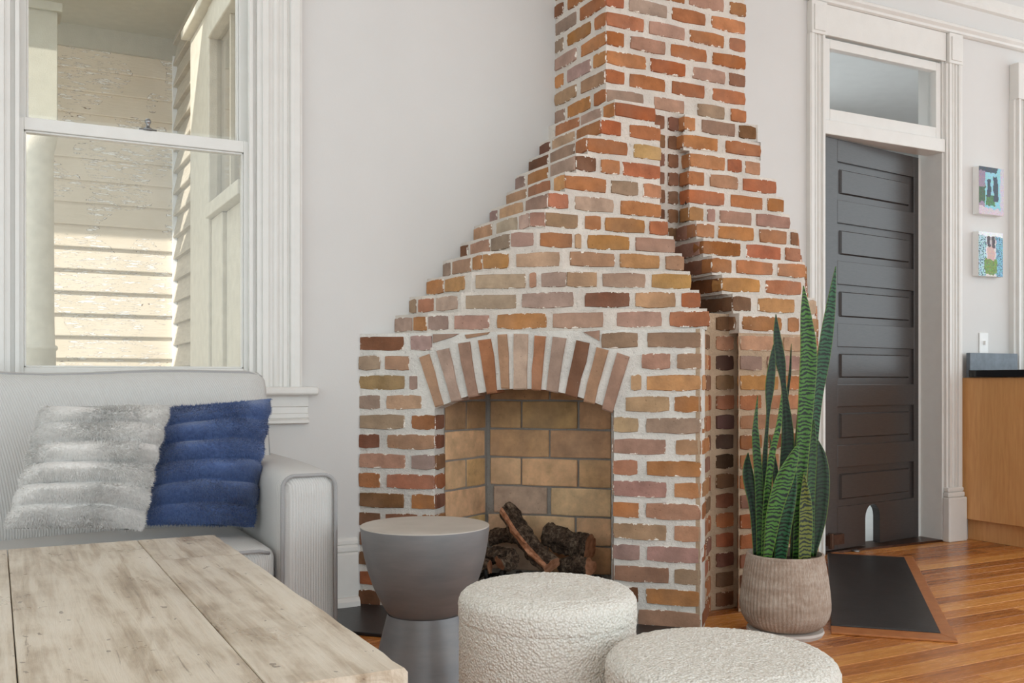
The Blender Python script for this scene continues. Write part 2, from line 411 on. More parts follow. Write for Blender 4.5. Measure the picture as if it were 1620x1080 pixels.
while y > RY0+PW:
    x = RX0+random.uniform(-1.5, 0)
    while x < RX1:
        L = random.uniform(0.9, 2.3); a, b = max(x, RX0), min(x+L, RX1)
        if b-a > 0.05:
            if y > -2.0 and b > 1.0 and a < 5.2:
                o = bpy.data.objects.new('plank', pme); o.location = ((a+b)/2, y, 0); o.scale = (b-a-0.0008, 1, 1); link(o, fl)
            else:
                rest.add([((a+b)/2+q[0]*(b-a-0.0008), y+q[1], q[2]) for q in pv], pf)
        x += L
    y -= PW
tag(rest.build('plank_field', 'floor', fl), kind='stuff')

# room behind the door
hall = MB()
hall.box(1.9, 2.1, 2.6, 2.7, 0, 3.1).box(2.1, 4.6, 2.6, 2.7, 0, 0.3).box(2.1, 4.6, 2.6, 2.7, 2.7, 3.1).box(4.6, 7.0, 2.6, 2.7, 0, 3.1).box(7.0, 7.1, 0.15, 2.7, 0, 3.1); hall.box(1.75, 1.9, 0.15, 2.7, 0, 3.1)
tag(hall.build('wall_hall', 'wall'), 'pale wall of the room behind the dark door', 'wall', kind='structure')
tag(boxo('floor_hall', 1.9, 7.0, 0.0, 2.6, -0.06, -0.001, 'ceiling'), 'pale floor of the room behind the dark door', 'floor', kind='structure')
tag(boxo('ceiling_hall', 1.75, 7.1, 0.15, 2.7, 3.1, 3.2, 'ceiling'), 'white ceiling of the room seen through the transom', 'ceiling', kind='structure')

# ---------------------------------------------------------------- profiled casing
def casing(name, x0, x1, z0, z1, parent=None, y=0.0, flip=False, depth=0.03, mat='trim'):
    """fluted board: profile in plan extruded upwards"""
    prof = [(0, 0), (0, 0.55), (0.06, 0.62), (0.10, 0.62), (0.115, 0.95), (0.24, 0.95), (0.27, 0.6), (0.34, 0.6), (0.37, 0.75), (0.42, 0.85), (0.47, 0.75), (0.50, 0.55),
            (0.56, 0.55), (0.585, 0.8), (0.66, 0.8), (0.685, 0.55), (0.72, 0.55), (0.745, 0.9), (0.82, 1.0), (0.94, 1.0), (0.97, 0.9), (1, 0.85), (1, 0)]
    pts = [((x1-(x1-x0)*t) if flip else (x0+(x1-x0)*t), y-depth*d) for t, d in prof]
    return MB().prism(pts, z0, z1).build(name, mat, parent)

# ---------------------------------------------------------------- window
win = thing('window_1', 'tall white double-hung sash window with fluted casing behind the sofa', 'window', (-0.774, 0, 0.80), kind='structure')
casing('casing', WX1, -0.22, 0.827, 3.1, win)
casing('casing', -1.328, WX0, 0.827, 3.1, win, flip=True)
bevel(boxo('sill', -1.39, -0.165, -0.062, 0.02, 0.797, 0.828, 'trim', win), 0.010, 3)
ap = MB()
ap.prism([(0, 0), (0, 0)], 0, 0) if False else None
ap.sweep([(-1.35, y_, z_) for y_, z_ in ((0.0, 0.797), (-0.022, 0.797), (-0.022, 0.757), (-0.016, 0.754), (-0.018, 0.733), (-0.024, 0.730), (-0.026, 0.716), (-0.022, 0.713), (-0.034, 0.706), (-0.034, 0.697), (-0.02, 0.693), (0.0, 0.692))], (1.154, 0, 0))
ap.build('apron', 'trim', win)
jb = MB().box(WX0, WX0+0.014, 0, 0.15, WZ0, WZ1).box(WX1-0.014, WX1, 0, 0.15, WZ0, WZ1).box(WX0, WX1, 0.0, 0.15, WZ0-0.0, WZ0+0.028)
jb.box(WX0+0.014, WX0+0.026, -0.012, 0.012, 0.83, WZ1).box(WX1-0.026, WX1-0.014, -0.012, 0.012, 0.83, WZ1)
jb.build('jamb', 'trim', win)
def sash(xa, xb, za, zb, y0, y1, st, rb, rt):
    s = MB().box(xa, xa+st, y0, y1, za, zb).box(xb-st, xb, y0, y1, za, zb).box(xa+st, xb-st, y0, y1, za, za+rb).box(xa+st, xb-st, y0, y1, zb-rt, zb)
    # glazing stop
    e = 0.007
    for (a, b, c, d) in ((xa+st, xa+st+e, za+rb, zb-rt), (xb-st-e, xb-st, za+rb, zb-rt), (xa+st, xb-st, za+rb, za+rb+e), (xa+st, xb-st, zb-rt-e, zb-rt)):
        s.box(a, b, y0+0.008, y1-0.004, c, d)
    o = s.build('sash', 'trim', win); bevel(o, 0.002, 1)
    MB().box(xa+st, xb-st, y1-0.018, y1-0.015, za+rb, zb-rt).build('pane', 'glass', o)
    return o
low = sash(-1.153, -0.395, 0.83, 1.707, 0.012, 0.05, 0.026, 0.063, 0.041)
up = sash(-1.153, -0.395, 1.668, 2.93, 0.054, 0.092, 0.034, 0.040, 0.045)
lk = MB().lathe([(0, 0), (0.017, 0), (0.017, 0.006), (0.013, 0.010), (0.007, 0.012), (0.006, 0.022), (0.010, 0.028), (0.011, 0.034), (0.007, 0.041), (0, 0.043)], onY(234, 199, 0.022), 16)
c_ = onY(234, 199, 0.022); lk.v = [(x, y, z-c_.z+1.707) for x, y, z in lk.v]
lk.box(c_.x-0.028, c_.x+0.028, 0.016, 0.040, 1.707, 1.713)
lko = lk.build('sash_lock', 'steel', low, True); 

# ---------------------------------------------------------------- outside the window
SY = 1.87; WXP = -0.362
ext = tag(boxo('wall_exterior', -4.5, WXP, SY+0.02, SY+0.1, -0.5, 2.62, 'siding'), 'cream clapboard wall with peeling paint seen through the window', 'wall', kind='structure')
def board(x0, x1, z0, h, parent, y, mat):
    return MB().sweep([(x0, y+0.02, z0), (x0, y-0.013, z0), (x0, y-0.015, z0+0.004), (x0, y+0.006, z0+h+0.015), (x0, y+0.02, z0+h+0.015)], (x1-x0, 0, 0)).build('clapboard', mat, parent)
bh = 0.1125; z = 0.40
while z < 2.50:
    h = min(bh, 2.56-z)
    board(-4.5, WXP-0.02, z, h, ext, SY, 'siding'); z += bh
tag(boxo('trim_1', -4.5, WXP, SY-0.022, SY+0.02, 2.53, 2.64, 'extgrey'), 'grey frieze board above the cream clapboards', 'trim', kind='structure')
tag(boxo('trim_2', -4.5, WXP+0.3, SY-0.80, SY+0.1, 2.64, 2.70, 'extgrey'), 'grey soffit above the cream clapboards', 'trim', kind='structure')
tag(boxo('trim_3', WXP-0.022, WXP, SY-0.03, SY, -0.3, 2.55, 'plastic'), 'white corner strip between the two clapboard walls', 'trim', kind='structure')
wing = tag(boxo('wall_wing', WXP+0.02, WXP+0.14, 0.15, SY+0.1, -0.5, 3.0, 'wing'), 'taupe clapboard wall meeting the cream wall outside the window', 'wall', kind='structure')
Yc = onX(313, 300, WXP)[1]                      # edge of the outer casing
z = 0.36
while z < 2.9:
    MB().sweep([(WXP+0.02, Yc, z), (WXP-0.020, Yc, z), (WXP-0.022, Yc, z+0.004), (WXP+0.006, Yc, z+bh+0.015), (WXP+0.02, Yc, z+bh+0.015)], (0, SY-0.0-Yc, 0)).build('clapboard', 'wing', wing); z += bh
# outer door case with glazed transom in the wing wall
ex = thing('window_2', 'cream outdoor door case with a two-pane transom on the clapboard wing', 'window', (WXP, 0.8, 0.2), kind='structure')
Yi = onX(343, 300, WXP)[1]; Yt = 0.16
zbar = onX(362, 312, WXP)[2]; ztop = onX(345, 60, WXP)[2]
bevel(boxo('casing', WXP-0.035, WXP+0.02, Yi, Yc, -0.2, ztop+0.13, 'extcream', ex), 0.006)
bevel(boxo('head_casing', WXP-0.04, WXP+0.02, Yt, Yi, ztop, ztop+0.13, 'extcream', ex), 0.006)
bevel(boxo('head_cap', WXP-0.075, WXP+0.02, Yt, Yc+0.02, ztop+0.13, ztop+0.17, 'extcream', ex), 0.006)
bevel(boxo('transom_bar', WXP-0.05, WXP+0.02, Yt, Yi, zbar-0.055, zbar, 'extcream', ex), 0.004)
Ym = onX(369, 250, WXP)[1]
boxo('muntin', WXP-0.012, WXP+0.02, Ym-0.010, Ym+0.010, zbar, ztop, 'extcream', ex)
boxo('pane', WXP+0.001, WXP+0.004, Ym, Yi, zbar, ztop, 'glass', ex)
boxo('pane', WXP+0.001, WXP+0.004, Yt, Ym, zbar, ztop, 'glass', ex)
Yj = onX(360, 450, WXP)[1]
bevel(boxo('jamb', WXP-0.022, WXP+0.02, Yj, Yi, -0.2, zbar-0.055, 'extcream', ex), 0.004)
bevel(boxo('door_panel', WXP-0.004, WXP+0.02, Yt, Yj, -0.2, zbar-0.055, 'extcream', ex), 0.003)
# porch post
pc = atD(61, 300, 4.45)
post = thing('porch_post', 'cream turned porch post with a square upper block outside the window', 'post', (pc.x, pc.y, -0.3))
k = 4.45/F_PX
MB().lathe([(0.0, -0.3), (0.072, -0.3), (0.072, 0.985), (0.078, 0.99), (0.080, 1.0), (0.076, 1.008), (0.068, 1.012), (0.066, 1.1), (0.062, 1.80), (0.064, 1.88), (0.072, 1.92), (0.078, 1.95), (0.078, 1.965), (0.070, 1.975)], (pc.x, pc.y, 0), 28).build('shaft', 'extcream', post, True)
bevel(boxo('upper_block', pc.x-0.068, pc.x+0.075, pc.y-0.07, pc.y+0.07, 1.975, 2.52, 'extgrey', post), 0.004)
bevel(boxo('cap', pc.x-0.088, pc.x+0.094, pc.y-0.09, pc.y+0.09, 2.50, 2.54, 'extgrey', post), 0.004)
tag(boxo('floor_porch', -4.5, 1.9, 0.15, 3.2, -0.4, -0.3, 'extgrey'), 'grey porch floor outside the window', 'floor', kind='structure')

# ---------------------------------------------------------------- trims of the door wall
tr = MB()
tr.sweep([(2.235, y_, z_) for y_, z_ in ((0, 2.735), (-0.035, 2.735), (-0.05, 2.725), (-0.05, 2.712), (-0.035, 2.70), (-0.03, 2.69), (-0.018, 2.685), (0, 2.685))], (RX1-2.235, 0, 0))
tag(tr.build('trim_4', 'trim'), 'white picture rail running above the dark door', 'trim', kind='structure')
tr = MB().sweep([(2.0, y_, z_) for y_, z_ in ((0, 2.92), (-0.03, 2.92), (-0.03, 2.875), (-0.018, 2.86), (0, 2.853))], (RX1-2.0, 0, 0))
tag(tr.build('trim_5', 'trim'), 'white moulding strip above the picture rail', 'trim', kind='structure')
tr = MB().sweep([(RX0, y_, z_) for y_, z_ in ((0, 3.35), (-0.14, 3.35), (-0.13, 3.31), (-0.05, 3.2), (-0.03, 3.16), (0, 3.16))], (RX1-RX0, 0, 0))
tag(tr.build('trim_6', 'trim'), 'white crown moulding along the ceiling', 'trim', kind='structure')
bb = MB().sweep([(-0.9, y_, z_) for y_, z_ in ((0, 0.262), (-0.008, 0.262), (-0.014, 0.252), (-0.014, 0.240), (-0.010, 0.236), (-0.019, 0.228), (-0.019, 0.214), (-0.013, 0.208), (-0.022, 0.200), (-0.022, 0.0), (0, 0.0))], (0.895, 0, 0))
bbo = tag(bb.build('baseboard_back', 'trim'), 'tall white baseboard between sofa and brick fireplace', 'baseboard', kind='structure')
MB().sweep([(-0.9, y_, z_) for y_, z_ in ((-0.022, 0.045), (-0.034, 0.043), (-0.045, 0.030), (-0.047, 0.0), (-0.022, 0.0))], (0.895, 0, 0)).build('shoe_moulding', 'trim', bbo)

# door case
dc = thing('trim_7', 'white fluted door case with corner blocks around the dark door', 'trim', (2.8, 0, 0), kind='structure')
casing('casing', 2.262, DX0, 0.0, 2.525, dc, flip=True)
casing('casing', DX1, 3.350, 0.285, 2.525, dc)
def rosette(x0, x1, z0, z1):
    o = MB().box(x0+0.004, x1-0.004, -0.034, 0, z0, z1).box(x0+0.018, x1-0.018, -0.040, -0.03, z0+0.015, z1-0.02).box(x0+0.032, x1-0.032, -0.036, -0.03, z0+0.03, z1-0.035)
    bevel(o.build('corner_block', 'trim', dc), 0.003)
rosette(2.262, DX0, 2.525, 2.684); rosette(DX1, 3.350, 2.525, 2.684)
pl = MB().box(DX1-0.012, 3.366, -0.045, 0, 0, 0.235)
pl.sweep([(DX1-0.010, y_, z_) for y_, z_ in ((0, 0.235), (-0.042, 0.235), (-0.036, 0.252), (-0.030, 0.262), (-0.036, 0.268), (-0.036, 0.276), (-0.030, 0.285), (0, 0.287))], (0.362-DX1+3.0, 0, 0)) if False else pl.box(DX1-0.008, 3.358, -0.038, 0, 0.235, 0.262).box(DX1-0.004, 3.354, -0.034, 0, 0.262, 0.287)
bevel(pl.build('plinth_block', 'trim', dc), 0.008, 3)
bevel(boxo('head_board', DX0, DX1, -0.016, 0.0, 2.536, 2.684, 'trim', dc), 0.002)
MB().box(DX1-0.014, DX1, 0, 0.15, 0, DZ).box(DX0, DX0+0.014, 0, 0.15, 0, DZ).box(DX0, DX1, 0, 0.15, DZ-0.02, DZ).box(DX1-0.032, DX1-0.014, 0.135, 0.15, 0, 2.05).build('jamb', 'trim', dc)
bevel(boxo('transom_bar', DX0+0.002, DX1-0.002, -0.012, 0.10, 2.055, 2.125, 'trim', dc), 0.004)
boxo('threshold', DX0, DX1, 0.0, 0.15, -0.002, 0.010, 'oldmetal', dc)
tf = MB(); a0, a1, b0, b1 = DX0+0.016, DX1-0.016, 2.127, 2.528
gx0, gx1 = onY(1311, 100, 0.012)[0], onY(1479, 160, 0.012)[0]; gz0, gz1 = 2.185, 2.482
tf.box(a0, gx0, 0.004, 0.045, b0, b1).box(gx1, a1, 0.004, 0.045, b0, b1).box(gx0, gx1, 0.004, 0.045, b0, gz0).box(gx0, gx1, 0.004, 0.045, gz1, b1)
tfo = bevel(tf.build('transom_sash', 'trim', dc), 0.003)
boxo('pane', gx0, gx1, 0.030, 0.033, gz0, gz1, 'glass', tfo)

# the door itself, standing slightly ajar
hx, hy = 2.378, 0.004
ex_, ey_ = 3.186, 0.118
ang = math.atan2(ey_-hy, ex_-hx); DW = math.hypot(ex_-hx, ey_-hy); DH0, DH1 = 0.014, 2.047
door = thing('door_1', 'dark charcoal door with six horizontal panels and a small arched pet hole, slightly ajar', 'door', (hx, hy, 0), kind='structure')
R = Matrix.Translation((hx, hy, 0)) @ Matrix.Rotation(ang, 4, 'Z')
def dput(mb, name, mat='door', parent=None, bv=0.0):
    mb.v = [tuple(R @ Vector(p)) for p in mb.v]; o = mb.build(name, mat, parent or door)
    if bv: bevel(o, bv, 2)
    return o
zcd = 4.99
# leaf heights from the panel edges in the picture
tops = [254.8, 351.7, 449, 548, 643, 739.5]; bots = [315.6, 412, 511, 608, 704.5, 802]
A_ = (hx, hy); B_ = (ex_, ey_)
pd = online(1325, A_, B_); dist = (pd[0]-CAM[0])*SA+(pd[1]-CAM[1])*CA
zt = [CAM[2]+(HORIZON-t)*dist/F_PX for t in tops]; zb_ = [CAM[2]+(HORIZON-t)*dist/F_PX for t in bots]
def along(px):
    q = online(px, A_, B_); return math.hypot(q[0]-hx, q[1]-hy)
s0, s1 = along(1325), along(1446)
TH = 0.040
dput(MB().box(0, s0, 0, TH, DH0, DH1), 'stile', bv=0.002); dput(MB().box(s1, DW, 0, TH, DH0, DH1), 'stile', bv=0.002)
edges = [DH1]+[v for pr in zip(zt, zb_) for v in pr]+[DH0]
for i in range(0, 14, 2):
    hi, lo = edges[i], edges[i+1]
    if i == 12:
        h0, h1 = along(1369), along(1392); hz = 0.150; cxh = (h0+h1)/2; rr = (h1-h0)/2
        arc = [(cxh+rr*math.cos(math.pi*t/10), hz+rr*1.1*math.sin(math.pi*t/10)) for t in range(11)]
        poly = [(s0, hi), (s0, lo), (h0, lo)]+[(x, zz) for x, zz in reversed(arc)]+[(h1, lo), (s1, lo), (s1, hi)]
        dput(MB().sweep([(x, 0, zz) for x, zz in poly], (0, TH, 0)), 'rail')
    else:
        dput(MB().box(s0, s1, 0, TH, lo, hi), 'rail', bv=0.002)
for t, b in zip(zt, zb_):
    m_ = 0.034; d0 = 0.013
    p = MB()
    p.add([(s0, d0, b), (s1, d0, b), (s1, d0, t), (s0, d0, t), (s0+m_, d0+0.001, b+m_), (s1-m_, d0+0.001, b+m_), (s1-m_, d0+0.001, t-m_), (s0+m_, d0+0.001, t-m_),
           (s0+m_+0.006, 0.004, b+m_+0.006), (s1-m_-0.006, 0.004, b+m_+0.006), (s1-m_-0.006, 0.004, t-m_-0.006), (s0+m_+0.006, 0.004, t-m_-0.006)],
          [(0, 1, 5, 4), (1, 2, 6, 5), (2, 3, 7, 6), (3, 0, 4, 7), (4, 5, 9, 8), (5, 6, 10, 9), (6, 7, 11, 10), (7, 4, 8, 11), (8, 9, 10, 11)])
    p.box(s0-0.004, s1+0.004, d0+0.006, d0+0.014, b-0.004, t+0.004)
    dput(p, 'panel')
hb = MB().box(0.004, 0.125, -0.030, 0.0, 0.045, 0.095).tube([(0.02, -0.030, 0.030), (0.02, -0.030, 0.105)], 0.014, 10)
dput(hb, 'floor_hinge', 'oldmetal')
tag(MB().lathe([(0, 0), (0.024, 0), (0.024, 0.006), (0.016, 0.010), (0, 0.011)], onZ(1353, 872), 16).build('floor_plate', 'steel', None, True), 'small round metal plate on the oak floor before the dark door', 'floor plate')

# ---------------------------------------------------------------- far trim, pictures, switch, cabinet
fc = thing('trim_8', 'white fluted casing above the black counter', 'trim', (3.85, 0, 0.9), kind='structure')
casing('casing', 3.765, 3.90, 0.9, 2.40, fc, depth=0.055); bevel(boxo('corner_block', 3.768, 3.90, -0.058, 0, 2.40, 2.60, 'trim', fc), 0.004)
def picture(name, x0, x1, z0, z1, label, fun):
    t = thing(name, label, 'picture', ((x0+x1)/2, 0, z0), 'small canvas pictures beside the dark door')
    bevel(boxo('canvas', x0, x1, -0.040, -0.001, z0, z1, 'plastic', t), 0.002)
    nx, nz = 44, 56; v = []; f = []; cols = []
    for j in range(nz+1):
        for i in range(nx+1): v.append((x0+(x1-x0)*i/nx, -0.0412, z0+(z1-z0)*j/nz))
    for j in range(nz):
        for i in range(nx):
            f.append((j*(nx+1)+i, j*(nx+1)+i+1, (j+1)*(nx+1)+i+1, (j+1)*(nx+1)+i)); a_ = noise.noise((i*0.17, j*0.17, z0*9)); b_ = noise.noise((i*0.17+9, j*0.17, z0*9)); cols.append(lin(fun((i+.5)/nx+0.06*a_, (j+.5)/nz+0.05*b_)))
    o = mesh('print', v, f, 'print', t, recalc=False)
    ca = o.data.color_attributes.new('print', 'FLOAT_COLOR', 'CORNER')
    for p in o.data.polygons:
        for li in p.loop_indices: ca.data[li].color = cols[p.index]
def jit(c, a=14): return tuple(max(0, min(255, q+random.randint(-a, a))) for q in c)
def pic1(u, v):
    if v < 0.14+0.10*(0.5-u): return jit((206, 190, 200))
    if u > 0.86: return jit((196, 190, 204))
    if v > 0.90 and u < 0.75: return jit((60, 70, 84))
    if u < 0.24: return jit((70, 96, 70) if 0.25 < v < 0.58 else (150, 130, 150))
    if (0.33 < u < 0.47 and 0.4 < v < 0.74) or (0.58 < u < 0.76 and 0.30 < v < 0.82): return jit((52, 62, 80))
    if 0.28 < u < 0.66 and 0.2 < v < 0.42: return jit((70, 120, 72), 26)
    return jit((140, 200, 214))
def pic2(u, v):
    if v > 0.9: return jit((232, 236, 240))
    if 0.32 < u < 0.68 and 0.66 < v < 0.92: return jit((70, 58, 66)) if not (0.47 < u < 0.53) else jit((190, 180, 180))
    if 0.36 < u < 0.66 and 0.38 < v < 0.66: return jit((206, 170, 164))
    if 0.25 < u < 0.76 and 0.05 < v < 0.40: return jit((110, 140, 60), 34)
    if u > 0.7: return jit((120, 180, 204)) if random.random() < 0.7 else jit((60, 90, 110))
    if u < 0.3: return jit((170, 205, 214)) if random.random() < 0.72 else jit((46, 80, 96))
    return jit((222, 214, 212))
picture('canvas_picture', 3.462, 3.664, 1.747, 2.002, 'small canvas of a turquoise house with dark shuttered windows', pic1)
picture('canvas_picture', 3.460, 3.658, 1.414, 1.652, 'small canvas of a pink doorway with a green bush', pic2)
sw = thing('light_switch', 'white light switch plate above the stone backsplash', 'switch', (3.549, 0, 0.995))
bevel(boxo('plate', 3.513, 3.585, -0.007, -0.0005, 0.998, 1.110, 'plastic', sw), 0.003)
MB().box(3.544, 3.554, -0.020, -0.006, 1.045, 1.066).build('toggle', 'plastic', sw)
cab = thing('base_cabinet', 'maple veneer base cabinet with recessed toe kick against the door wall', 'cabinet', (3.8, -0.3, 0))
bevel(boxo('side_panel', 3.372, 3.392, -0.66, -0.002, 0.115, 0.866, 'veneer', cab), 0.001)
boxo('body', 3.392, 4.6, -0.65, -0.002, 0.115, 0.866, 'veneer', cab)
boxo('toe_kick', 3.425, 4.6, -0.60, -0.002, 0.001, 0.115, 'veneer', cab)
for i in range(2): bevel(boxo('door', 3.395+i*0.6, 3.99+i*0.6, -0.672, -0.652, 0.12, 0.86, 'veneer', cab), 0.002)
wt = bevel(boxo('worktop', 3.352, 4.65, -0.69, -0.0605, 0.868, 0.906, 'black_stone'), 0.004)
wt2 = tag(wt, 'polished black stone worktop on the maple cabinet', 'worktop')
wt.data.transform(Matrix.Identity(4))
tag(bevel(boxo('backsplash', 3.366, 3.757, -0.060, -0.036, 0.868, 0.998, 'grey_stone'), 0.002), 'short grey stone backsplash behind the black worktop', 'backsplash')

# ---------------------------------------------------------------- brick fireplace
S = math.sqrt(0.5)
CH = 0.0733; BH = 0.0600
PAL = {k_: tuple(int(q*w) for q, w in zip(v_, (0.92, 0.92, 0.90))) for k_, v_ in {'o': (184, 124, 80), 'r': (172, 106, 68), 't': (188, 147, 119), 'g': (174, 147, 134), 'm': (172, 138, 120), 'd': (134, 92, 68), 'p': (200, 172, 154), 'y': (198, 150, 100), 'k': (76, 50, 42), 'w': (180, 126, 94)}.items()}
def brick_variant(seed, amp=1.0):
    rnd = random.Random(seed); pts = []
    for (x, zz) in ((-.5, -.5), (-.17, -.5), (.17, -.5), (.5, -.5), (.5, 0.0), (.5, .5), (.17, .5), (-.17, .5), (-.5, .5), (-.5, 0.0)):
        jx = rnd.uniform(0, 0.022) if abs(x) == .5 else 0; jz = rnd.uniform(0, 0.085) if abs(zz) == .5 else rnd.uniform(-.05, .05)
        if abs(x) == .5 and abs(zz) == .5: jx += 0.014; jz += 0.05
        jx *= amp; jz *= amp; pts.append((x-math.copysign(jx, x), zz-math.copysign(jz, zz) if abs(zz) == .5 else zz+jz))
    v = [(x*0.975, rnd.uniform(0, 0.03), zz*0.93) for x, zz in pts]+[(x, 0.10, zz) for x, zz in pts]+[(x, 1.0, zz) for x, zz in pts]
    f = [tuple(range(10))]+[(i, (i+1) % 10, 10+(i+1) % 10, 10+i) for i in range(10)]+[(10+i, 10+(i+1) % 10, 20+(i+1) % 10, 20+i) for i in range(10)]
    me = bpy.data.meshes.new('brick'); me.from_pydata(v, [], f)
    bm = bmesh.new(); bm.from_mesh(me); bmesh.ops.recalc_face_normals(bm, faces=bm.faces); bm.to_mesh(me); bm.free()
    return me
BV = {}
for mk in ('brick', 'brick_b', 'firebrick'):
    BV[mk] = []
    for i in range(12):
        me = brick_variant(i*13+5, 0.22 if mk == 'firebrick' else 1.0); me.materials.append(MAT[mk]); BV[mk].append(me)
def brick(parent, p0, p1, z0, z1, col, depth=0.07, proud=0.0, mat='brick', name='brick', jitter=12):
    dx, dy = p1[0]-p0[0], p1[1]-p0[1]; L = math.hypot(dx, dy)
    if L < 0.006: return
    n = (dy/L, -dx/L); pr = proud+random.uniform(-0.002, 0.003)
    o = bpy.data.objects.new(name, random.choice(BV[mat]))
    o.location = ((p0[0]+p1[0])/2+n[0]*pr, (p0[1]+p1[1])/2+n[1]*pr, (z0+z1)/2)
    o.rotation_euler = (0, 0, math.atan2(dy, dx)); o.scale = (L*random.choice((1, -1)) if False else L, depth, (z1-z0))
    c = PAL[col] if isinstance(col, str) else col
    j = random.randint(-jitter, jitter); c = tuple(max(8, min(250, q+j+random.randint(-5, 5))) for q in c)
    o.color = lin(c); link(o, parent); return o
def zrow(k): return ((k-1)*CH+(CH-BH)/2, (k-1)*CH+(CH-BH)/2+BH)

fp = thing('fireplace', 'corner brick fireplace with arched firebox, stepped shoulders and square chimney stack', 'fireplace', (1.175, -0.45, 0))

# plan of every corbelled course of the left shoulder: wall point, left corner, bend, right end
LEFT = {15: (622.9, 675, 965), 16: (645.7, 728, 915), 17: (673.4, 744, 896), 18: (698.7, 762, 890), 19: (726.4, 806, 849), 20: (748, 837, 863),
        21: (774.6, 868, None), 22: (799.4, 893, None), 23: (815, 911, None), 24: (834.8, 929, None), 25: (852.4, 950.5, None), 26: (866, 972, None)}
REND = {15: (0.975, -0.865), 16: (1.018, -0.765), 17: (1.028, -0.70), 18: (1.040, -0.635), 19: (1.054, -0.565), 20: (1.066, -0.505)}
CK = {15: 0.012, 16: 0.016, 17: 0.02, 18: 0.02, 19: 0.02, 20: 0.05}
LROWS = {
 15: [(623, 651, 'g'), (653, 674, 'y'), (676, 709, 'g'), (717, 774, 'm'), (784, 865, 'o'), (872, 956, 'm'), (974, 1048, 'm'), (1058, 1125, 'r')],
 16: [(647, 657, 'm'), (660, 685, 'w'), (688, 723, 'p'), (734, 817, 'g'), (823, 908, 'g'), (924, 998, 'd'), (1004, 1070, 't'), (1078, 1109.5, 'r')],
 17: [(674, 701, 'o'), (703, 734, 'y'), (750, 832, 'p'), (837, 848, 't'), (855, 896, 'g'), (896, 946, 't'), (952, 1023, 'm'), (1030, 1095.5, 'y')],
 18: [(699, 711, 'g'), (714, 744, 't'), (747, 761, 'o'), (763, 805, 'o'), (814, 886, 't'), (901, 974, 't'), (980, 1045, 'y'), (1053, 1083.5, 't')],
 19: [(728, 739, 'd'), (743, 774, 't'), (776, 805, 'g'), (807, 844, 'g'), (854, 907, 'o'), (910, 920, 't'), (929, 998, 'o'), (1005, 1069, 'm')],
 20: [(749, 777, 't'), (784, 817, 'p'), (820, 836, 'p'), (838, 862, 'm'), (863, 916, 'm'), (926, 952, 'o'), (957, 1022, 'o'), (1028, 1057.5, 'r')],
 21: [(775, 785, 'g'), (790, 826, 't'), (831, 867, 'm'), (868, 900, 'r'), (909, 973, 'g'), (982, 1047, 'o')],
 22: [(799, 832, 't'), (835, 869, 'w'), (875, 892, 'y'), (893, 961, 'o'), (967, 1011, 'm'), (1018, 1047, 'o')],
 23: [(815, 829, 'g'), (833, 866, 'o'), (870, 910, 'g'), (912, 944, 'd'), (951, 981, 'o'), (985, 1047, 'r')],
 24: [(835, 866, 'd'), (870, 908, 'g'), (911, 928, 'o'), (929, 995, 'r'), (1003, 1047, 'y')],
 25: [(852, 869, 'd'), (872, 908, 't'), (911, 949, 'o'), (951, 984, 'r'), (996, 1047, 'o')],
 26: [(878, 915, 'o'), (918, 950, 'g'), (953, 971, 'o'), (973, 1038, 'r')]}
def inset(poly, d):
    """shrink the visible sides of a counter-clockwise-from-left plan chain by d (chain runs left to right)"""
    segs = []
    for a, b in zip(poly[:-1], poly[1:]):
        L = math.hypot(b[0]-a[0], b[1]-a[1]); n = ((b[1]-a[1])/L, -(b[0]-a[0])/L)
        segs.append(((a[0]-n[0]*d, a[1]-n[1]*d), (b[0]-n[0]*d, b[1]-n[1]*d)))
    out = [segs[0][0]]
    for (a, b), (c, e) in zip(segs[:-1], segs[1:]):
        d1 = (b[0]-a[0], b[1]-a[1]); d2 = (e[0]-c[0], e[1]-c[1]); det = d1[0]*d2[1]-d1[1]*d2[0]
        if abs(det) < 1e-6: out.append(b)
        else:
            t = ((c[0]-a[0])*d2[1]-(c[1]-a[1])*d2[0])/det; out.append((a[0]+d1[0]*t, a[1]+d1[1]*t))
    out.append(segs[-1][1]); return out
INS = 0.006
core = MB(); pend = []
for k in range(15, 27):
    l, c, b = LEFT[k]
    W0 = tuple(onY(l, 0, 0.0)[:2])
    if b:
        ck = CK[k]; A = (ck, 0.0); Bp = (ck+1.0, -1.0)
        C1 = online(c, A, Bp); C2 = online(b, A, Bp); C3 = REND[k]; chain = [W0, C1, C2, C3, (C3[0]+0.02, -0.39)]
        nvis = 3
    else:
        Y = -0.468; C1 = (W0[0], Y) ; C1 = (online(c, (0, Y), (1, Y))[0], Y); C3 = (1.063 if k < 26 else 1.038, Y); chain = [W0, C1, C3, (C3[0], -0.39)]; nvis = 2
    ch = inset(chain, INS)
    core.prism(ch+[(ch[-1][0], 0.0)], (k-1)*CH, k*CH)
    for (x0, x1, col) in LROWS[k]:
        mid = (x0+x1)/2
        for i in range(nvis):
            lo, hi = topx(*chain[i]), topx(*chain[i+1])
            if lo-0.5 <= mid <= hi+0.5 or (i == nvis-1 and mid > hi):
                q0 = online(max(x0, lo), chain[i], chain[i+1]); q1 = online(min(x1, hi), chain[i], chain[i+1])
                pend.append((q0, q1, k, col, 0.06)); break
    # right return of the course (inside the slot)
    a_, b_ = chain[-2], chain[-1]
    L = math.hypot(b_[0]-a_[0], b_[1]-a_[1])
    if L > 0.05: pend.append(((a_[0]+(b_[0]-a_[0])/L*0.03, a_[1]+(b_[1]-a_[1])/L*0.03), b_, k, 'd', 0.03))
sh = core.build('chimney_shoulder', 'mortar_c', fp)
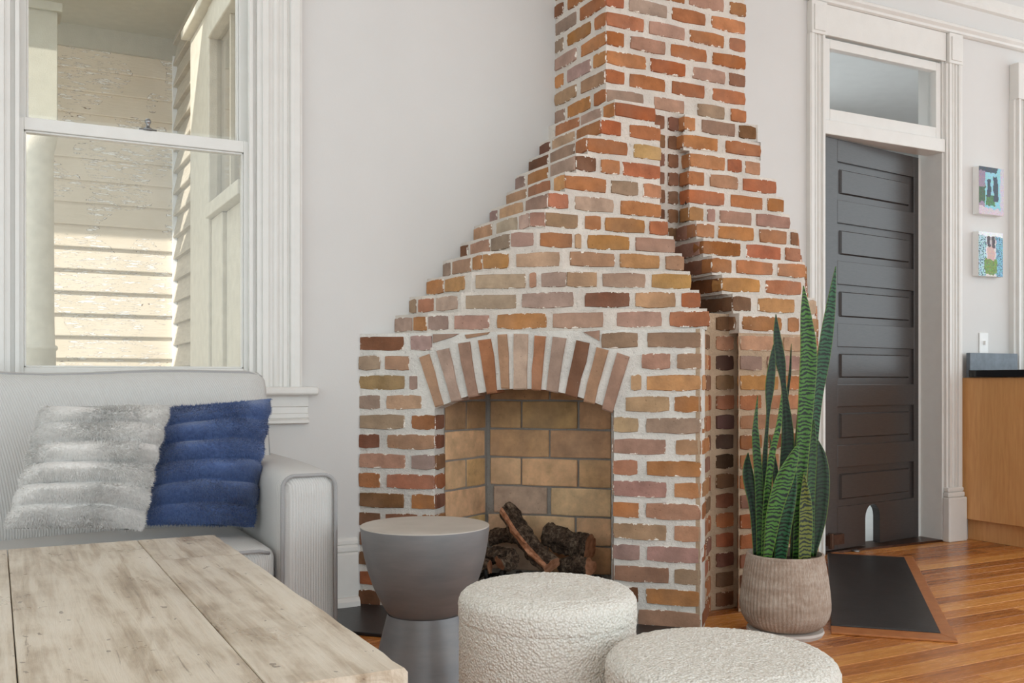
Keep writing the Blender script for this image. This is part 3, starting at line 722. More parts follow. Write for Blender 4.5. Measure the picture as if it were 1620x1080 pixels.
for q0, q1, k, col, dp in pend:
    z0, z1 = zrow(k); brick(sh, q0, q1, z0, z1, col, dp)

# right shoulder, mirrored behind the slot; its front is parallel to the wall
RPX = {26: 1082, 25: 1080, 24: 1090, 23: 1089, 22: 1089, 21: 1090, 20: 1101, 19: 1112, 18: 1126, 17: 1142, 16: 1159, 15: 1169}
RY = {26: -0.425, 25: -0.435, 24: -0.44, 23: -0.45, 22: -0.455, 21: -0.475, 20: -0.535, 19: -0.585, 18: -0.64, 17: -0.675, 16: -0.705, 15: -0.735}
RPE = {26: 1197, 25: 1205, 24: 1203.5, 23: 1230, 22: 1241, 21: 1251, 20: 1262.5, 19: 1266, 18: 1275, 17: 1276, 16: 1291.5, 15: 1294}
RROWS = {
 26: [(1082, 1099.5, 'o'), (1110, 1165, 'm'), (1169.5, 1197, 'd')], 25: [(1080, 1137, 'o'), (1148, 1205, 'r')], 24: [(1091, 1149, 'o'), (1152, 1175, 'r'), (1180, 1203.5, 'w')],
 23: [(1089, 1115, 'o'), (1123, 1169, 't'), (1175.5, 1230, 'r')], 22: [(1089, 1148, 'r'), (1156, 1208, 'o'), (1215, 1241, 'o')], 21: [(1090, 1113, 'o'), (1120, 1132, 'm'), (1138.5, 1191, 'm'), (1196.6, 1251, 'm')],
 20: [(1101, 1130.6, 'o'), (1136, 1194, 'o'), (1202, 1246, 'w'), (1252, 1262.5, 'd')], 19: [(1112, 1173.7, 'r'), (1180.7, 1237, 'r'), (1243, 1266, 'w')],
 18: [(1126, 1158, 'o'), (1165, 1224, 'o'), (1231, 1275, 'o')], 17: [(1142, 1204.5, 'o'), (1212, 1269.5, 'o')], 16: [(1159, 1188.6, 'd'), (1199, 1258, 'o'), (1277.5, 1291.5, 'p')],
 15: [(1175, 1239, 'o'), (1247.5, 1265, 'o'), (1272, 1294, 't')]}
core = MB(); pend = []
for k in range(15, 27):
    Y = RY[k]; A = (0, Y); B = (1, Y)
    p0 = online(RPX[k], A, B); p1 = online(RPE[k], A, B)
    wr = max(p1[0], 2.345-onY(LEFT[k][0], 0, 0.0)[0])            # where the mirrored course meets the wall
    dia = max(0.0, min(wr-p1[0], -Y-0.05))
    chain = [(p0[0]+0.015, -0.39), p0, p1, (p1[0]+dia, Y+dia), (p1[0]+dia, 0.0)]
    ch = inset(chain, INS)
    core.prism([(ch[0][0], 0.0)]+ch, (k-1)*CH, k*CH)
    for (x0, x1, col) in RROWS[k]:
        pend.append((online(x0, A, B), online(min(x1, RPE[k]), A, B), k, col, 0.06))
    d = -0.39-Y
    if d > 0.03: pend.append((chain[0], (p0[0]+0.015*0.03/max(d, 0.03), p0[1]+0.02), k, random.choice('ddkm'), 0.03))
    if dia > 0.12:
        n_ = max(1, round(dia*1.414/0.21)); L = dia/n_
        for i in range(n_): pend.append(((p1[0]+L*i+0.008, Y+L*i+0.008), (p1[0]+L*(i+1)-0.008, Y+L*(i+1)-0.008), k, random.choice('orwt'), 0.05))
rs = core.build('chimney_shoulder', 'mortar_c', fp)
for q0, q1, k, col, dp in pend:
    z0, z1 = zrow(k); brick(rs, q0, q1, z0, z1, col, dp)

# chimney stack
SX0, SX1, SYF = 0.854, 1.548, -0.391
st = MB().prism([(SX0+INS, 0), (SX0+INS, SYF+INS), (SX1-INS, SYF+INS), (SX1-INS, 0)], 15*CH, CEIL-0.002).build('chimney_stack', 'mortar_c', fp)
SF = {27: [(959.5, 1020.5, 'm'), (1035, 1083.6, 't'), (1104, 1147.5, 'm'), (1156.7, 1181, 'r')], 28: [(959, 989, 'r'), (996, 1054, 'o'), (1063, 1117, 'r'), (1127, 1181, 'o')],
      29: [(959, 1024, 'o'), (1029, 1086, 'r'), (1095, 1149, 'm'), (1154, 1180, 'd')], 30: [(959, 988, 'r'), (997, 1054, 't'), (1061, 1120, 'o'), (1127, 1181, 'r')],
      31: [(959, 1021, 'r'), (1027, 1085, 'm'), (1091, 1147, 'o'), (1155, 1181, 'r')], 32: [(959, 988, 'r'), (995, 1057, 'g'), (1063, 1118, 'o'), (1126, 1181, 'o')],
      33: [(959, 1021, 'o'), (1028, 1085, 'r'), (1090, 1147, 'm'), (1155, 1181, 'o')]}
SL = {27: [(877, 892, 'g'), (896, 933, 'o'), (938, 957, 'o')], 28: [(877, 911, 't'), (917, 957, 't')], 29: [(877, 890, 'o'), (896, 934, 'g'), (938, 957, 'o')],
      30: [(877, 911, 'g'), (917, 957, 'o')], 31: [(877, 890, 'g'), (896, 934, 'o'), (939, 957, 'o')], 32: [(877, 911, 'g'), (916, 957, 'o')], 33: [(877, 890, 'd'), (897, 934, 'o'), (938, 957, 'r')]}
for k in range(34, 39):
    SF[k] = [(a, b, random.choice('orrmt')) for a, b, c in SF[k-2]]; SL[k] = [(a, b, random.choice('ogto')) for a, b, c in SL[k-2]]
for k in SF:
    z0, z1 = zrow(k)
    for x0, x1, c in SF[k]: brick(st, online(x0, (SX0, SYF), (SX1, SYF)), online(x1, (SX0, SYF), (SX1, SYF)), z0, z1, c)
    for x0, x1, c in SL[k]:
        a = online(x0, (SX0, 0), (SX0, SYF)); b = online(x1, (SX0, 0), (SX0, SYF)); b = (b[0], max(b[1], SYF+0.003))
        brick(st, a, b, z0, z1, c)
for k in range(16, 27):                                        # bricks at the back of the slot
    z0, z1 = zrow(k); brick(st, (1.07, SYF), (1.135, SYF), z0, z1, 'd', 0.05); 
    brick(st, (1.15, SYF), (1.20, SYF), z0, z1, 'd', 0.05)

# ------------------------------------------------ base: diagonal front with the arch
def fu(px): # distance along the diagonal front
    q = online(px, (0, 0), (1, -1)); return q[0]/S
def fpt(u, d=0.0): return (u*S+d*S, -u*S+d*S)                     # u along the front, d into the masonry
U0, U1, UE = fu(689), fu(968), fu(1110)
ZB = 14*CH
arc_pts = []
NA = 16; zs = 0.748; za = 0.822; half = (U1-U0)/2; um = (U0+U1)/2; sag = za-zs; Rr = (half**2+sag**2)/(2*sag)
for i in range(NA+1):
    u = U0+(U1-U0)*i/NA; arc_pts.append((u, za-Rr+math.sqrt(Rr**2-(u-um)**2)))
outline = [(0, 0), (U0-INS, 0), (U0-INS, zs)]+arc_pts+[(U1+INS, zs), (U1+INS, 0), (UE, 0), (UE, ZB), (0, ZB)]
f_ = MB(); d0, d1 = INS, 0.10
f_.sweep([(*fpt(u, d0), zz) for u, zz in outline], (S*(d1-d0), S*(d1-d0), 0))
base = f_.build('fireplace_front', 'mortar', fp)
def prow(k, y=None): return zrow(k)
def zx(v): return 550+v/2.25
BL = {14: [(35, 200, 'd'), (222, 300, 'g')], 13: [(35, 115, 'g'), (130, 218, 't')], 12: [(35, 205, 't'), (218, 247, 'g')], 11: [(35, 115, 'g'), (133, 264, 't')], 10: [(35, 205, 'm'), (225, 310, 'o')],
      9: [(35, 112, 'd'), (137, 312, 't')], 8: [(35, 205, 't'), (225, 310, 'g')], 7: [(35, 115, 'o'), (135, 310, 'w')], 6: [(35, 203, 'd'), (225, 310, 'o')], 5: [(35, 115, 'd'), (130, 250, 'd'), (262, 310, 'o')],
      4: [(35, 200, 'd'), (222, 310, 'r')], 3: [(35, 115, 'd'), (135, 310, 'o')], 2: [(35, 200, 'r'), (222, 310, 'o')], 1: [(35, 115, 'd'), (135, 310, 'd')]}
BR = {14: [(900, 1035, 'm'), (1062, 1260, 'm')], 13: [(1045, 1150, 't'), (1170, 1260, 't')], 12: [(1008, 1045, 't'), (1060, 1260, 'y')], 11: [(985, 1148, 't'), (1160, 1260, 'o')], 10: [(945, 1035, 't'), (1058, 1260, 'g')],
      9: [(942, 1135, 'm'), (1165, 1260, 't')], 8: [(942, 1033, 'w'), (1060, 1260, 'o')], 7: [(942, 1138, 'm'), (1160, 1260, 'o')], 6: [(942, 1037, 'o'), (1057, 1258, 't')], 5: [(942, 1138, 't'), (1160, 1258, 't')],
      4: [(942, 1040, 'g'), (1060, 1258, 'm')], 3: [(945, 1148, 'm'), (1160, 1258, 'm')], 2: [(942, 1035, 'd'), (1058, 1258, 'o')], 1: [(942, 1010, 'd'), (1030, 1258, 't')]}
for rows in (BL, BR):
    for k, lst in rows.items():
        z0, z1 = zrow(k)
        for a, b, c in lst:
            ua, ub = max(0.002, fu(zx(a))), min(UE, fu(zx(b)))
            brick(base, fpt(ua), fpt(ub), z0, z1, c)
# cut bricks that follow the back of the arch
def flatpoly(name, pts, col, parent, proud=0.001, depth=0.06, mat='brick'):
    """brick of free outline on the diagonal front, pts in (u, z)"""
    cx = sum(p[0] for p in pts)/len(pts); cz = sum(p[1] for p in pts)/len(pts); n = len(pts)
    v = []
    for dd, sc_ in ((-proud, 0.95), (0.004-proud, 1.0), (depth, 1.0)):
        for u, zz in pts: v.append((*fpt(cx+(u-cx)*sc_, dd), cz+(zz-cz)*sc_))
    f = [tuple(range(n))]+[(i, (i+1) % n, n+(i+1) % n, n+i) for i in range(n)]+[(n+i, n+(i+1) % n, 2*n+(i+1) % n, 2*n+i) for i in range(n)]
    o = mesh(name, [(a-fpt(cx)[0], b-fpt(cx)[1], c-cz) for a, b, c in v], f, mat)
    o.location = (*fpt(cx), cz); o.parent = parent; o.matrix_parent_inverse = WORLD(parent).inverted()
    c = PAL[col]; j = random.randint(-10, 10); o.color = lin(tuple(max(8, min(250, q+j)) for q in c)); return o
def uz(px, py):
    q = online(px, (0, 0), (1, -1)); d = (q[0]-CAM[0])*SA+(q[1]-CAM[1])*CA
    return (q[0]/S, CAM[2]+(HORIZON-py)*d/F_PX)
def P2(z_): return uz(550+z_[0]/2.25, 500+z_[1]/2.25)
flatpoly('brick', [P2(p) for p in ((302, 64), (396, 62), (372, 74), (302, 96))], 'g', base)
flatpoly('brick', [P2(p) for p in ((415, 66), (505, 56), (498, 64), (422, 80))], 't', base)
flatpoly('brick', [P2(p) for p in ((838, 56), (896, 50), (896, 88))], 'm', base)
VOU = [((327, 322), (270, 142), 36, 't'), ((385, 303), (338, 116), 40, 'g'), ((447, 286), (412, 96), 40, 'm'), ((513, 273), (487, 82), 44, 'w'), ((562, 258), (549, 66), 32, 't'), ((614, 261), (615, 62), 50, 'p'),
       ((669, 263), (686, 68), 38, 'w'), ((726, 270), (755, 76), 44, 'g'), ((793, 286), (838, 92), 46, 'd'), ((858, 308), (906, 114), 42, 't'), ((924, 338), (980, 138), 44, 'm')]
for (bx, by), (tx, ty), w, c in VOU:
    dx, dy = tx-bx, ty-by; L = math.hypot(dx, dy); nx, ny = -dy/L, dx/L; pts = []
    for t, ww in ((0.0, 0.90), (0.33, 0.97), (0.66, 1.02), (1.0, 1.06)): pts.append((bx+dx*t+nx*w/2*ww*-1, by+dy*t+ny*w/2*ww*-1))
    for t, ww in ((1.0, 1.06), (0.66, 1.04), (0.33, 0.96), (0.0, 0.90)): pts.append((bx+dx*t+nx*w/2*ww, by+dy*t+ny*w/2*ww))
    pts = [(a+random.uniform(-2.5, 2.5), b+random.uniform(-2.5, 2.5)) for a, b in pts]
    flatpoly('arch_brick', [P2(p) for p in pts], c, base, 0.003, 0.09)
# jamb bricks of the opening
for k in range(1, 11):
    z0, z1 = zrow(k)
    brick(base, (fpt(U0, 0.004)[0], fpt(U0, 0.004)[1]), fpt(U0, 0.096), z0, z1, 'd' if k > 7 else random.choice('rod'), 0.04)
    brick(base, fpt(U1, 0.096), fpt(U1, 0.006), z0, z1, 'g', 0.03)
# side of the left block, the recessed pier in the slot and the right block
E0 = fpt(UE); E1 = (E0[0]+0.23, E0[1]+0.23)
sd_ = MB()
dd = INS*S
sd_.prism([(fpt(UE-0.08, 0.03)), (E0[0]-dd, E0[1]+dd*0.0+dd), (E1[0]-dd, E1[1]+dd), (E1[0]-0.09, E1[1]+0.05)], 0, ZB)
YC = E1[1]; XC1 = 1.27; RB0 = online(1168, (0, -0.735), (1, -0.735)); RB1 = online(1294, (0, -0.735), (1, -0.735))
sd_.prism([(E1[0]-0.02, -0.02), (E1[0]-0.02, YC+INS), (XC1+0.03, YC+INS), (XC1+0.03, -0.02)], 0, 15*CH)
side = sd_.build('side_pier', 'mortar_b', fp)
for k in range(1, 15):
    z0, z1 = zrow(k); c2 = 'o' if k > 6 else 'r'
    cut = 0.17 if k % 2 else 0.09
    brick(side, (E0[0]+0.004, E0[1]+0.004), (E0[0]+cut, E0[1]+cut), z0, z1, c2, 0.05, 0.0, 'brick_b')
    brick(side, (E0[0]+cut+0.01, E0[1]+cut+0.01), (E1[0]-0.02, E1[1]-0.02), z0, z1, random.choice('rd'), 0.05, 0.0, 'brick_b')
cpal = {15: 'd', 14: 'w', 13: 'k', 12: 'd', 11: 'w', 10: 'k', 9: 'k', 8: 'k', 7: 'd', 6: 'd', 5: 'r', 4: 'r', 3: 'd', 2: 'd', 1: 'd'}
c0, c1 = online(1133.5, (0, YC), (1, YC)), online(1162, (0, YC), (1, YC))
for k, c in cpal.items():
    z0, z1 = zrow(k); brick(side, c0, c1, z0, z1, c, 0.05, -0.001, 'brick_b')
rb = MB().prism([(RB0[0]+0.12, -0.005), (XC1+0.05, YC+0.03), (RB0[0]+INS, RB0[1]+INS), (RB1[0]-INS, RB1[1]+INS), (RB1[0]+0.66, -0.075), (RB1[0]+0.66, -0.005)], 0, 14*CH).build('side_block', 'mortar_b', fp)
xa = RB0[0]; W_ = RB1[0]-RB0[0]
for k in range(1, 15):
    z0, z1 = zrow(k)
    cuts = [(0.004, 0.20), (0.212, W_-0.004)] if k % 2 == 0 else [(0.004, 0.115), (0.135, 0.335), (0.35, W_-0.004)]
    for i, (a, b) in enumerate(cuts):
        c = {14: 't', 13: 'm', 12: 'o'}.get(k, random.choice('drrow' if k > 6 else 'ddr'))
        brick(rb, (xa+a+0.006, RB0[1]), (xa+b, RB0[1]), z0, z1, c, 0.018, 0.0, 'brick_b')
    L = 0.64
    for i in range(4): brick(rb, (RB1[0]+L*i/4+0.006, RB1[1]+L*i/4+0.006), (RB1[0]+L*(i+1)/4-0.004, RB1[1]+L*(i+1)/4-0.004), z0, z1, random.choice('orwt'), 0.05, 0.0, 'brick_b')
# ------------------------------------------------ firebox
FD = 0.37
def bu(px):
    q = online(px, (FD*S, FD*S), (FD*S+1, FD*S-1)); return (q[0]-FD*S)/S
V0 = bu(770); V1 = UE-(V0+0.0)+ (U0+U1-UE); V1 = U1-(V0-U0)
def fq(u, d, zz): return (*fpt(u, d), zz)
fb = MB(); zt_ = 0.90
fb.add([fq(V0, FD+.008, 0), fq(V1, FD+.008, 0), fq(V1, FD+.008, zt_), fq(V0, FD+.008, zt_), fq(U0-.008, .1, 0), fq(U0-.008, .1, zt_), fq(U1+.008, .1, 0), fq(U1+.008, .1, zt_)],
       [(0, 1, 2, 3), (4, 0, 3, 5), (1, 6, 7, 2), (5, 3, 2, 7)])
fbo = fb.build('firebox', 'mortar_g', fp)
boxm = MB().add([fq(U0, 0.0, 0.004), fq(U1, 0.0, 0.004), fq(V1, FD, 0.004), fq(V0, FD, 0.004)], [(0, 1, 2, 3)])
boxm.build('firebox_floor', 'slate', fbo)
MB().add([fq(U0-.03, 0.10, 0.845), fq(U1+.03, 0.10, 0.845), fq(V1, FD, 0.90), fq(V0, FD, 0.90)], [(0, 1, 2, 3)]).build('throat_shade', 'iron', fbo)  # dark sheet closing the firebox top, stands in for the shade in the throat
RZ = [0.096, 0.208, 0.320, 0.433, 0.546, 0.659, 0.772, 0.885]
def fx(v): return 680+v/4.697
FBR = {4: [(445, 885), (895, 1290)], 3: [(450, 675), (685, 1095), (1110, 1300)], 2: [(475, 870), (900, 1305)], 1: [(430, 645), (660, 1075), (1090, 1305)], 0: [(460, 870), (880, 1280)]}
FC = [(222, 186, 146), (232, 196, 154), (214, 172, 128), (206, 178, 152)]
for i in range(7):
    lst = FBR.get(i, FBR[4] if i % 2 == 0 else FBR[3])
    for j, (a, b) in enumerate(lst):
        ua, ub = bu(fx(a)), bu(fx(b)); ua = max(ua, V0+0.006)
        if b > 1260: ub = V1-0.006
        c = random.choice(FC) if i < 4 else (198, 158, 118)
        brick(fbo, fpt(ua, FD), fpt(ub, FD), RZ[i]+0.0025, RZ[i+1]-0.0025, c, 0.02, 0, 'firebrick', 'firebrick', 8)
    sa, sb = (U0, 0.1), (V0, FD); L = 1.0
    for a, b in (((0.02, 0.49), (0.52, 0.97)) if i % 2 else ((0.02, 0.97),)):
        qa = fpt(sa[0]+(sb[0]-sa[0])*a, sa[1]+(sb[1]-sa[1])*a); qb = fpt(sa[0]+(sb[0]-sa[0])*b, sa[1]+(sb[1]-sa[1])*b)
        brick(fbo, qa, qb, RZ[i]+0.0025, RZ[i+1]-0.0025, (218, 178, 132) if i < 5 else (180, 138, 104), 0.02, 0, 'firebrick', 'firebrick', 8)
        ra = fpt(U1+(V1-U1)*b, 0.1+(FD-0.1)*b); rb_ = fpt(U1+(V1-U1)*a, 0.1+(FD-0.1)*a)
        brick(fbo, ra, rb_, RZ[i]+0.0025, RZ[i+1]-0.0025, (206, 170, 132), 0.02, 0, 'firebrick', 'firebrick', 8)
ms = MB().sweep([(*fpt(U1-0.004, 0.012), 0.0), (*fpt(U1-0.022, 0.10), 0.0), (*fpt(U1-0.026, 0.135), 0.0), (*fpt(U1+0.02, 0.14), 0.0), (*fpt(U1+0.004, 0.012), 0.0)], (0, 0, 0.752))
ms.build('mortar_strip', 'mortar_g', fbo)

# hearths
def hearth(label, poly, border, group='slate hearths'):
    t = thing('hearth', label, 'hearth', (poly[0][0], poly[0][1], 0), group)
    bevel(MB().prism(poly, 0.0005, 0.013).build('slab', 'slate', t), 0.003)
    for a, b, c, d in border: bevel(MB().prism([a, b, c, d], 0.0005, 0.008).build('border_strip', 'oakstrip', t), 0.002)
def uv2(s, d): return ((s+d)/2, (s-d)/2)
hearth('black slate hearth with oak border beside the ribbed planter', [uv2(.272, 2.40), uv2(.272, 2.893), uv2(2.34, 2.893), uv2(2.34, 2.40)],
       [(uv2(.272, 2.893), uv2(.145, 2.953), uv2(2.43, 2.953), uv2(2.34, 2.893)), (uv2(.272, 2.40), uv2(.145, 2.40), uv2(.145, 2.953), uv2(.272, 2.893)), (uv2(2.34, 2.40), uv2(2.34, 2.893), uv2(2.43, 2.953), uv2(2.43, 2.44))])
hearth('black slate hearth before the arched firebox', [(-0.12, -0.05), (-0.3325, -0.2125), uv2(-.545, 1.95), uv2(-0.004, 1.95), (0.0, -0.004), (-0.02, -0.05)], [])

# logs on a grate
def log(a, b, r, label, seg=22, n=20, flat=0.0):
    A, B = Vector(a), Vector(b); ax = (B-A).normalized(); t = thing('log', label, 'log', tuple((A+B)/2), 'logs in the firebox')
    s1_ = ax.cross(Vector((0, 0, 1)) if abs(ax.z) < .9 else Vector((1, 0, 0))).normalized(); s2_ = s1_.cross(ax)
    v = []; f = []; sd0 = random.uniform(0, 90); bend = random.uniform(-.02, .02)
    for i in range(n+1):
        c = A+(B-A)*(i/n)+s2_*bend*math.sin(math.pi*i/n)
        for k2 in range(seg):
            th = 2*math.pi*k2/seg; rr_ = r*(1+0.34*noise.noise((math.cos(th)*1.3+sd0, math.sin(th)*1.3, i*0.22))+0.26*noise.noise((math.cos(th)*3.5+sd0, math.sin(th)*3.5, i*0.6)))
            if flat and math.cos(th) > 1-flat: rr_ *= 0.72
            v.append(c+(s1_*math.cos(th)+s2_*math.sin(th))*rr_)
    for i in range(n): f += [(i*seg+k2, i*seg+(k2+1) % seg, (i+1)*seg+(k2+1) % seg, (i+1)*seg+k2) for k2 in range(seg)]
    isf = [bool(flat) and math.cos(2*math.pi*((q[0] % seg)+0.5)/seg) > 1-flat*0.55 for q in f]
    mesh('bark', v, [q for q, w in zip(f, isf) if not w], 'bark', t)
    if any(isf): mesh('split_face', v, [q for q, w in zip(f, isf) if w], 'cutwood', t)
    for i, nm in ((0, 'cut_end'), (n, 'cut_end')):
        ring = v[i*seg:(i+1)*seg]; c = sum(ring, Vector())/seg
        mesh(nm, [c]+ring, [(0, 1+k2, 1+(k2+1) % seg) for k2 in range(seg)], 'cutwood', t, recalc=False)
def lp(px, py, d):
    q = online(px, (d*S, d*S), (d*S+1, d*S-1)); dist_ = (q[0]-CAM[0])*SA+(q[1]-CAM[1])*CA
    return (q[0], q[1], CAM[2]+(HORIZON-py)*dist_/F_PX)
log(lp(800, 806, 0.23), lp(870, 896, 0.09), 0.038, 'split log leaning upright across the log pile', flat=0.35)
log(lp(866, 843, 0.27), lp(934, 866, 0.22), 0.045, 'gnarled bark log with pale cut end at the right of the pile')
log(lp(776, 853, 0.30), lp(836, 850, 0.305), 0.030, 'reddish split log lying under the leaning log')
log(lp(758, 878, 0.225), lp(812, 880, 0.235), 0.032, 'dark charred log low at the left of the pile')
log(lp(790, 891, 0.075), lp(815, 876, 0.125), 0.028, 'short mossy log with its cut end to the room')
log(lp(890, 896, 0.20), lp(934, 897, 0.13), 0.030, 'short dark log under the gnarled log')
log(lp(725, 899, 0.12), lp(775, 896, 0.12), 0.026, 'pale barked log at the foot of the pile')
gr = thing('fire_grate', 'black iron fire grate under the logs', 'grate', (*fpt(um, 0.2), 0))
g = MB(); gz = 0.105
for i in range(8):
    u = um-0.22+i*0.063; g.tube([(*fpt(u, 0.06), gz+0.05), (*fpt(u, 0.075), gz), (*fpt(u, 0.30), gz)], 0.008, 6)
g.build('bars', 'iron', gr, True)
g = MB()
for d in (0.09, 0.28): g.tube([(*fpt(um-0.24, d), gz-0.012), (*fpt(um+0.24, d), gz-0.012)], 0.008, 6)
g.build('cross_bar', 'iron', gr, True)
for u in (um-0.22, um+0.22):
    for d in (0.09, 0.28): MB().tube([(*fpt(u, d), gz-0.012), (*fpt(u, d), 0.006)], 0.009, 6).build('leg', 'iron', gr, True)

# ---------------------------------------------------------------- sofa
sx1, sxi, sf, sxl = -0.368, -0.532, -0.92, -2.15
sofa = thing('sofa', 'light grey ribbed fabric sofa with welted square arms under the window', 'sofa', (-1.2, -0.5, 0))
def armfun(p, h):
    # top rolls down gently towards the front and bulges
    if p.z > 0: p.z -= 0.012*max(0, (-p.y/h.y))**2
    return p
for (a, b) in ((sxi, sx1), (sxl, sxl+0.177)):
    v, f = roundbox(a, b, sf, -0.07, 0.06, 0.612, 0.045, 14, armfun); mesh('arm', v, f, 'sofa', sofa, True)
    path = []
    xa_, xb_ = a+0.008, b-0.008; rr_ = 0.035; zt2 = 0.592
    path += [(xa_, sf+0.006, 0.07), (xa_, sf+0.004, zt2-rr_)]
    path += [(xa_+rr_*(1-math.cos(t*math.pi/12)), sf+0.006, zt2-rr_+rr_*math.sin(t*math.pi/12)) for t in range(1, 7)]
    path += [(xb_-rr_*(1-math.sin(t*math.pi/12)), sf+0.006, zt2-rr_+rr_*math.cos(t*math.pi/12)) for t in range(0, 7)]
    path += [(xb_, sf+0.004, 0.07)]
    MB().tube(path, 0.0055, 6).build('welt', 'welt', sofa, True)
boxo('base', sxl+0.15, sxi+0.02, sf+0.03, -0.08, 0.06, 0.27, 'sofa', sofa)
def seatfun(p, h):
    if p.z > 0: p.z += 0.014*(1-(p.x/h.x)**2)*(1-(p.y/h.y)**2)
    if p.y < 0: p.y -= 0.012*(1-(p.x/h.x)**4)*(1-(p.z/h.z)**2)
    return p
xm = (sxl+0.177+sxi)/2
for a, b in ((sxl+0.18, xm-0.003), (xm+0.003, sxi-0.004)):
    v, f = roundbox(a, b, sf+0.012, -0.30, 0.255, 0.402, 0.035, 14, seatfun); mesh('seat_cushion', v, f, 'sofa', sofa, True)
    MB().tube([(a+0.02, sf+0.022, 0.385), (a+0.05, sf+0.010, 0.392)]+[(a+0.05+(b-a-0.1)*t/10, sf+0.004-0.008*math.sin(math.pi*t/10), 0.395) for t in range(0, 11)]+[(b-0.02, sf+0.022, 0.385)], 0.0055, 6).build('welt', 'welt', sofa, True)
def backfun(p, h):
    if p.y < 0: p.y -= 0.03*(1-(p.x/h.x)**4)*(1-(p.z/h.z)**2)
    if p.z > 0: p.z += 0.012*((p.x/h.x)**2)-0.012+0.006*math.sin(p.x*9)
    # leans back
    p.y += 0.12*(p.z-h.z)/(2*h.z)
    return p
boxo('back_frame', sxl, -0.44, -0.20, -0.065, 0.06, 0.80, 'sofa', sofa)
for a, b in ((sxl+0.03, -1.435), (-1.43, -0.425)):
    v, f = roundbox(a, b, -0.36, -0.10, 0.36, 0.890, 0.05, 14, backfun); mesh('back_cushion', v, f, 'sofa', sofa, True)
    zt2 = 0.878; hx_ = (b-a)/2; cx = (a+b)/2; path = []
    for t in range(0, 25):
        xx = a+0.02+(b-a-0.04)*t/24; px_ = xx-cx; zz = 0.890-0.008+0.012*((px_/hx_)**2)-0.012+0.006*math.sin(px_*9)
        dip = 0.03*max(0, abs(px_)/hx_-0.93)/0.07; path.append((xx, -0.338, zz-dip))
    path += [(b-0.008, -0.345, 0.80), (b-0.008, -0.40, 0.60)]
    MB().tube(path, 0.006, 6).build('welt', 'welt', sofa, True)
for xx in (sxl+0.06, sx1-0.06):
    for yy in (sf+0.06, -0.14): boxo('foot', xx-0.025, xx+0.025, yy-0.025, yy+0.025, 0.0, 0.065, 'iron', sofa)

# pillows
def pillow(name, label, c4, T, mat, ribs, seed, nfur):
    BLc, BRc, TRc, TLc = [Vector(c) for c in c4]
    base_ = (BLc+BRc)/2
    t = thing(name, label, 'pillow', tuple(base_), 'plush throw pillows')
    nrm = ((BRc-BLc).cross(TLc-BLc)).normalized()
    if nrm.dot(Vector(CAM)-base_) < 0: nrm = -nrm
    n = 56; rnd = random.Random(seed)
    def pt(u, v, side):
        uu, vv = u*2-1, v*2-1
        rb_ = abs(math.sin(math.pi*(v*ribs+0.12+0.10*noise.noise((u*2.5, v*2, seed)))))
        pin = 0.02
        a = 0.5+0.5*uu*(1-pin*(1-vv*vv)+0.045*(rb_-0.65)*abs(uu)**3); b = 0.5+0.5*vv*(1-pin*(1-uu*uu))
        p = BLc*(1-a)*(1-b)+BRc*a*(1-b)+TRc*a*b+TLc*(1-a)*b
        th = T*(max(0, 1-abs(uu)**2.6)**0.55)*(max(0, 1-abs(vv)**2.6)**0.55)
        th *= 0.56+0.50*rb_**0.5
        th += 0.010*noise.noise((u*4+seed, v*4, 1.0))
        return p+nrm*th*side
    v = []; f = []
    for side in (1, -1):
        o = len(v)
        for j in range(n+1):
            for i in range(n+1): v.append(pt(i/n, j/n, side))
        for j in range(n):
            for i in range(n):
                q = (o+j*(n+1)+i, o+j*(n+1)+i+1, o+(j+1)*(n+1)+i+1, o+(j+1)*(n+1)+i); f.append(q if side > 0 else q[::-1])
    mesh('cover', v, f, mat, t, True, False)
    fv = []; ff = []; g_ = Vector((0, 0, -1))
    for _ in range(nfur):
        u, w = rnd.random(), rnd.random(); side = 1 if rnd.random() < 0.85 else -1
        p = pt(u, w, side); e = 0.004
        du = pt(min(1, u+e), w, side)-pt(max(0, u-e), w, side); dv = pt(u, min(1, w+e), side)-pt(u, max(0, w-e), side)
        nn = du.cross(dv)
        if nn.length < 1e-12: nn = nrm*side
        nn.normalize()
        if nn.dot(nrm)*side < 0: nn = -nn
        flow = Vector((noise.noise(p*9), noise.noise(p*9+Vector((7, 0, 0))), noise.noise(p*9+Vector((0, 9, 0)))-0.5))
        d = (nn*0.55+flow*0.75+Vector((rnd.uniform(-.3, .3), rnd.uniform(-.3, .3), rnd.uniform(-.3, .3)))).normalized()
        L = rnd.uniform(0.005, 0.009); sdv = d.cross(nn)
        if sdv.length < 1e-6: continue
        sdv.normalize(); wd_ = 0.0011; k_ = len(fv)
        fv += [p-sdv*wd_-nn*0.001, p+sdv*wd_-nn*0.001, p+d*L]; ff.append((k_, k_+1, k_+2))
    tag(mesh('pile', fv, ff, mat, t, False, False), kind='stuff')
pillow('throw_pillow', 'blue plush pillow with quilted channels against the sofa arm', [onY(232, 830, -0.72), onY(402, 833, -0.72), onY(430, 630, -0.575), onY(246, 646, -0.575)], 0.080, 'fur_blue', 6, 3, 46000)
pillow('throw_pillow', 'pale grey plush pillow with quilted channels in front of the blue pillow', [onY(6, 836, -0.82), onY(226, 838, -0.82), onY(271, 640, -0.69), onY(63, 642, -0.69)], 0.080, 'fur_grey', 6, 8, 46000)

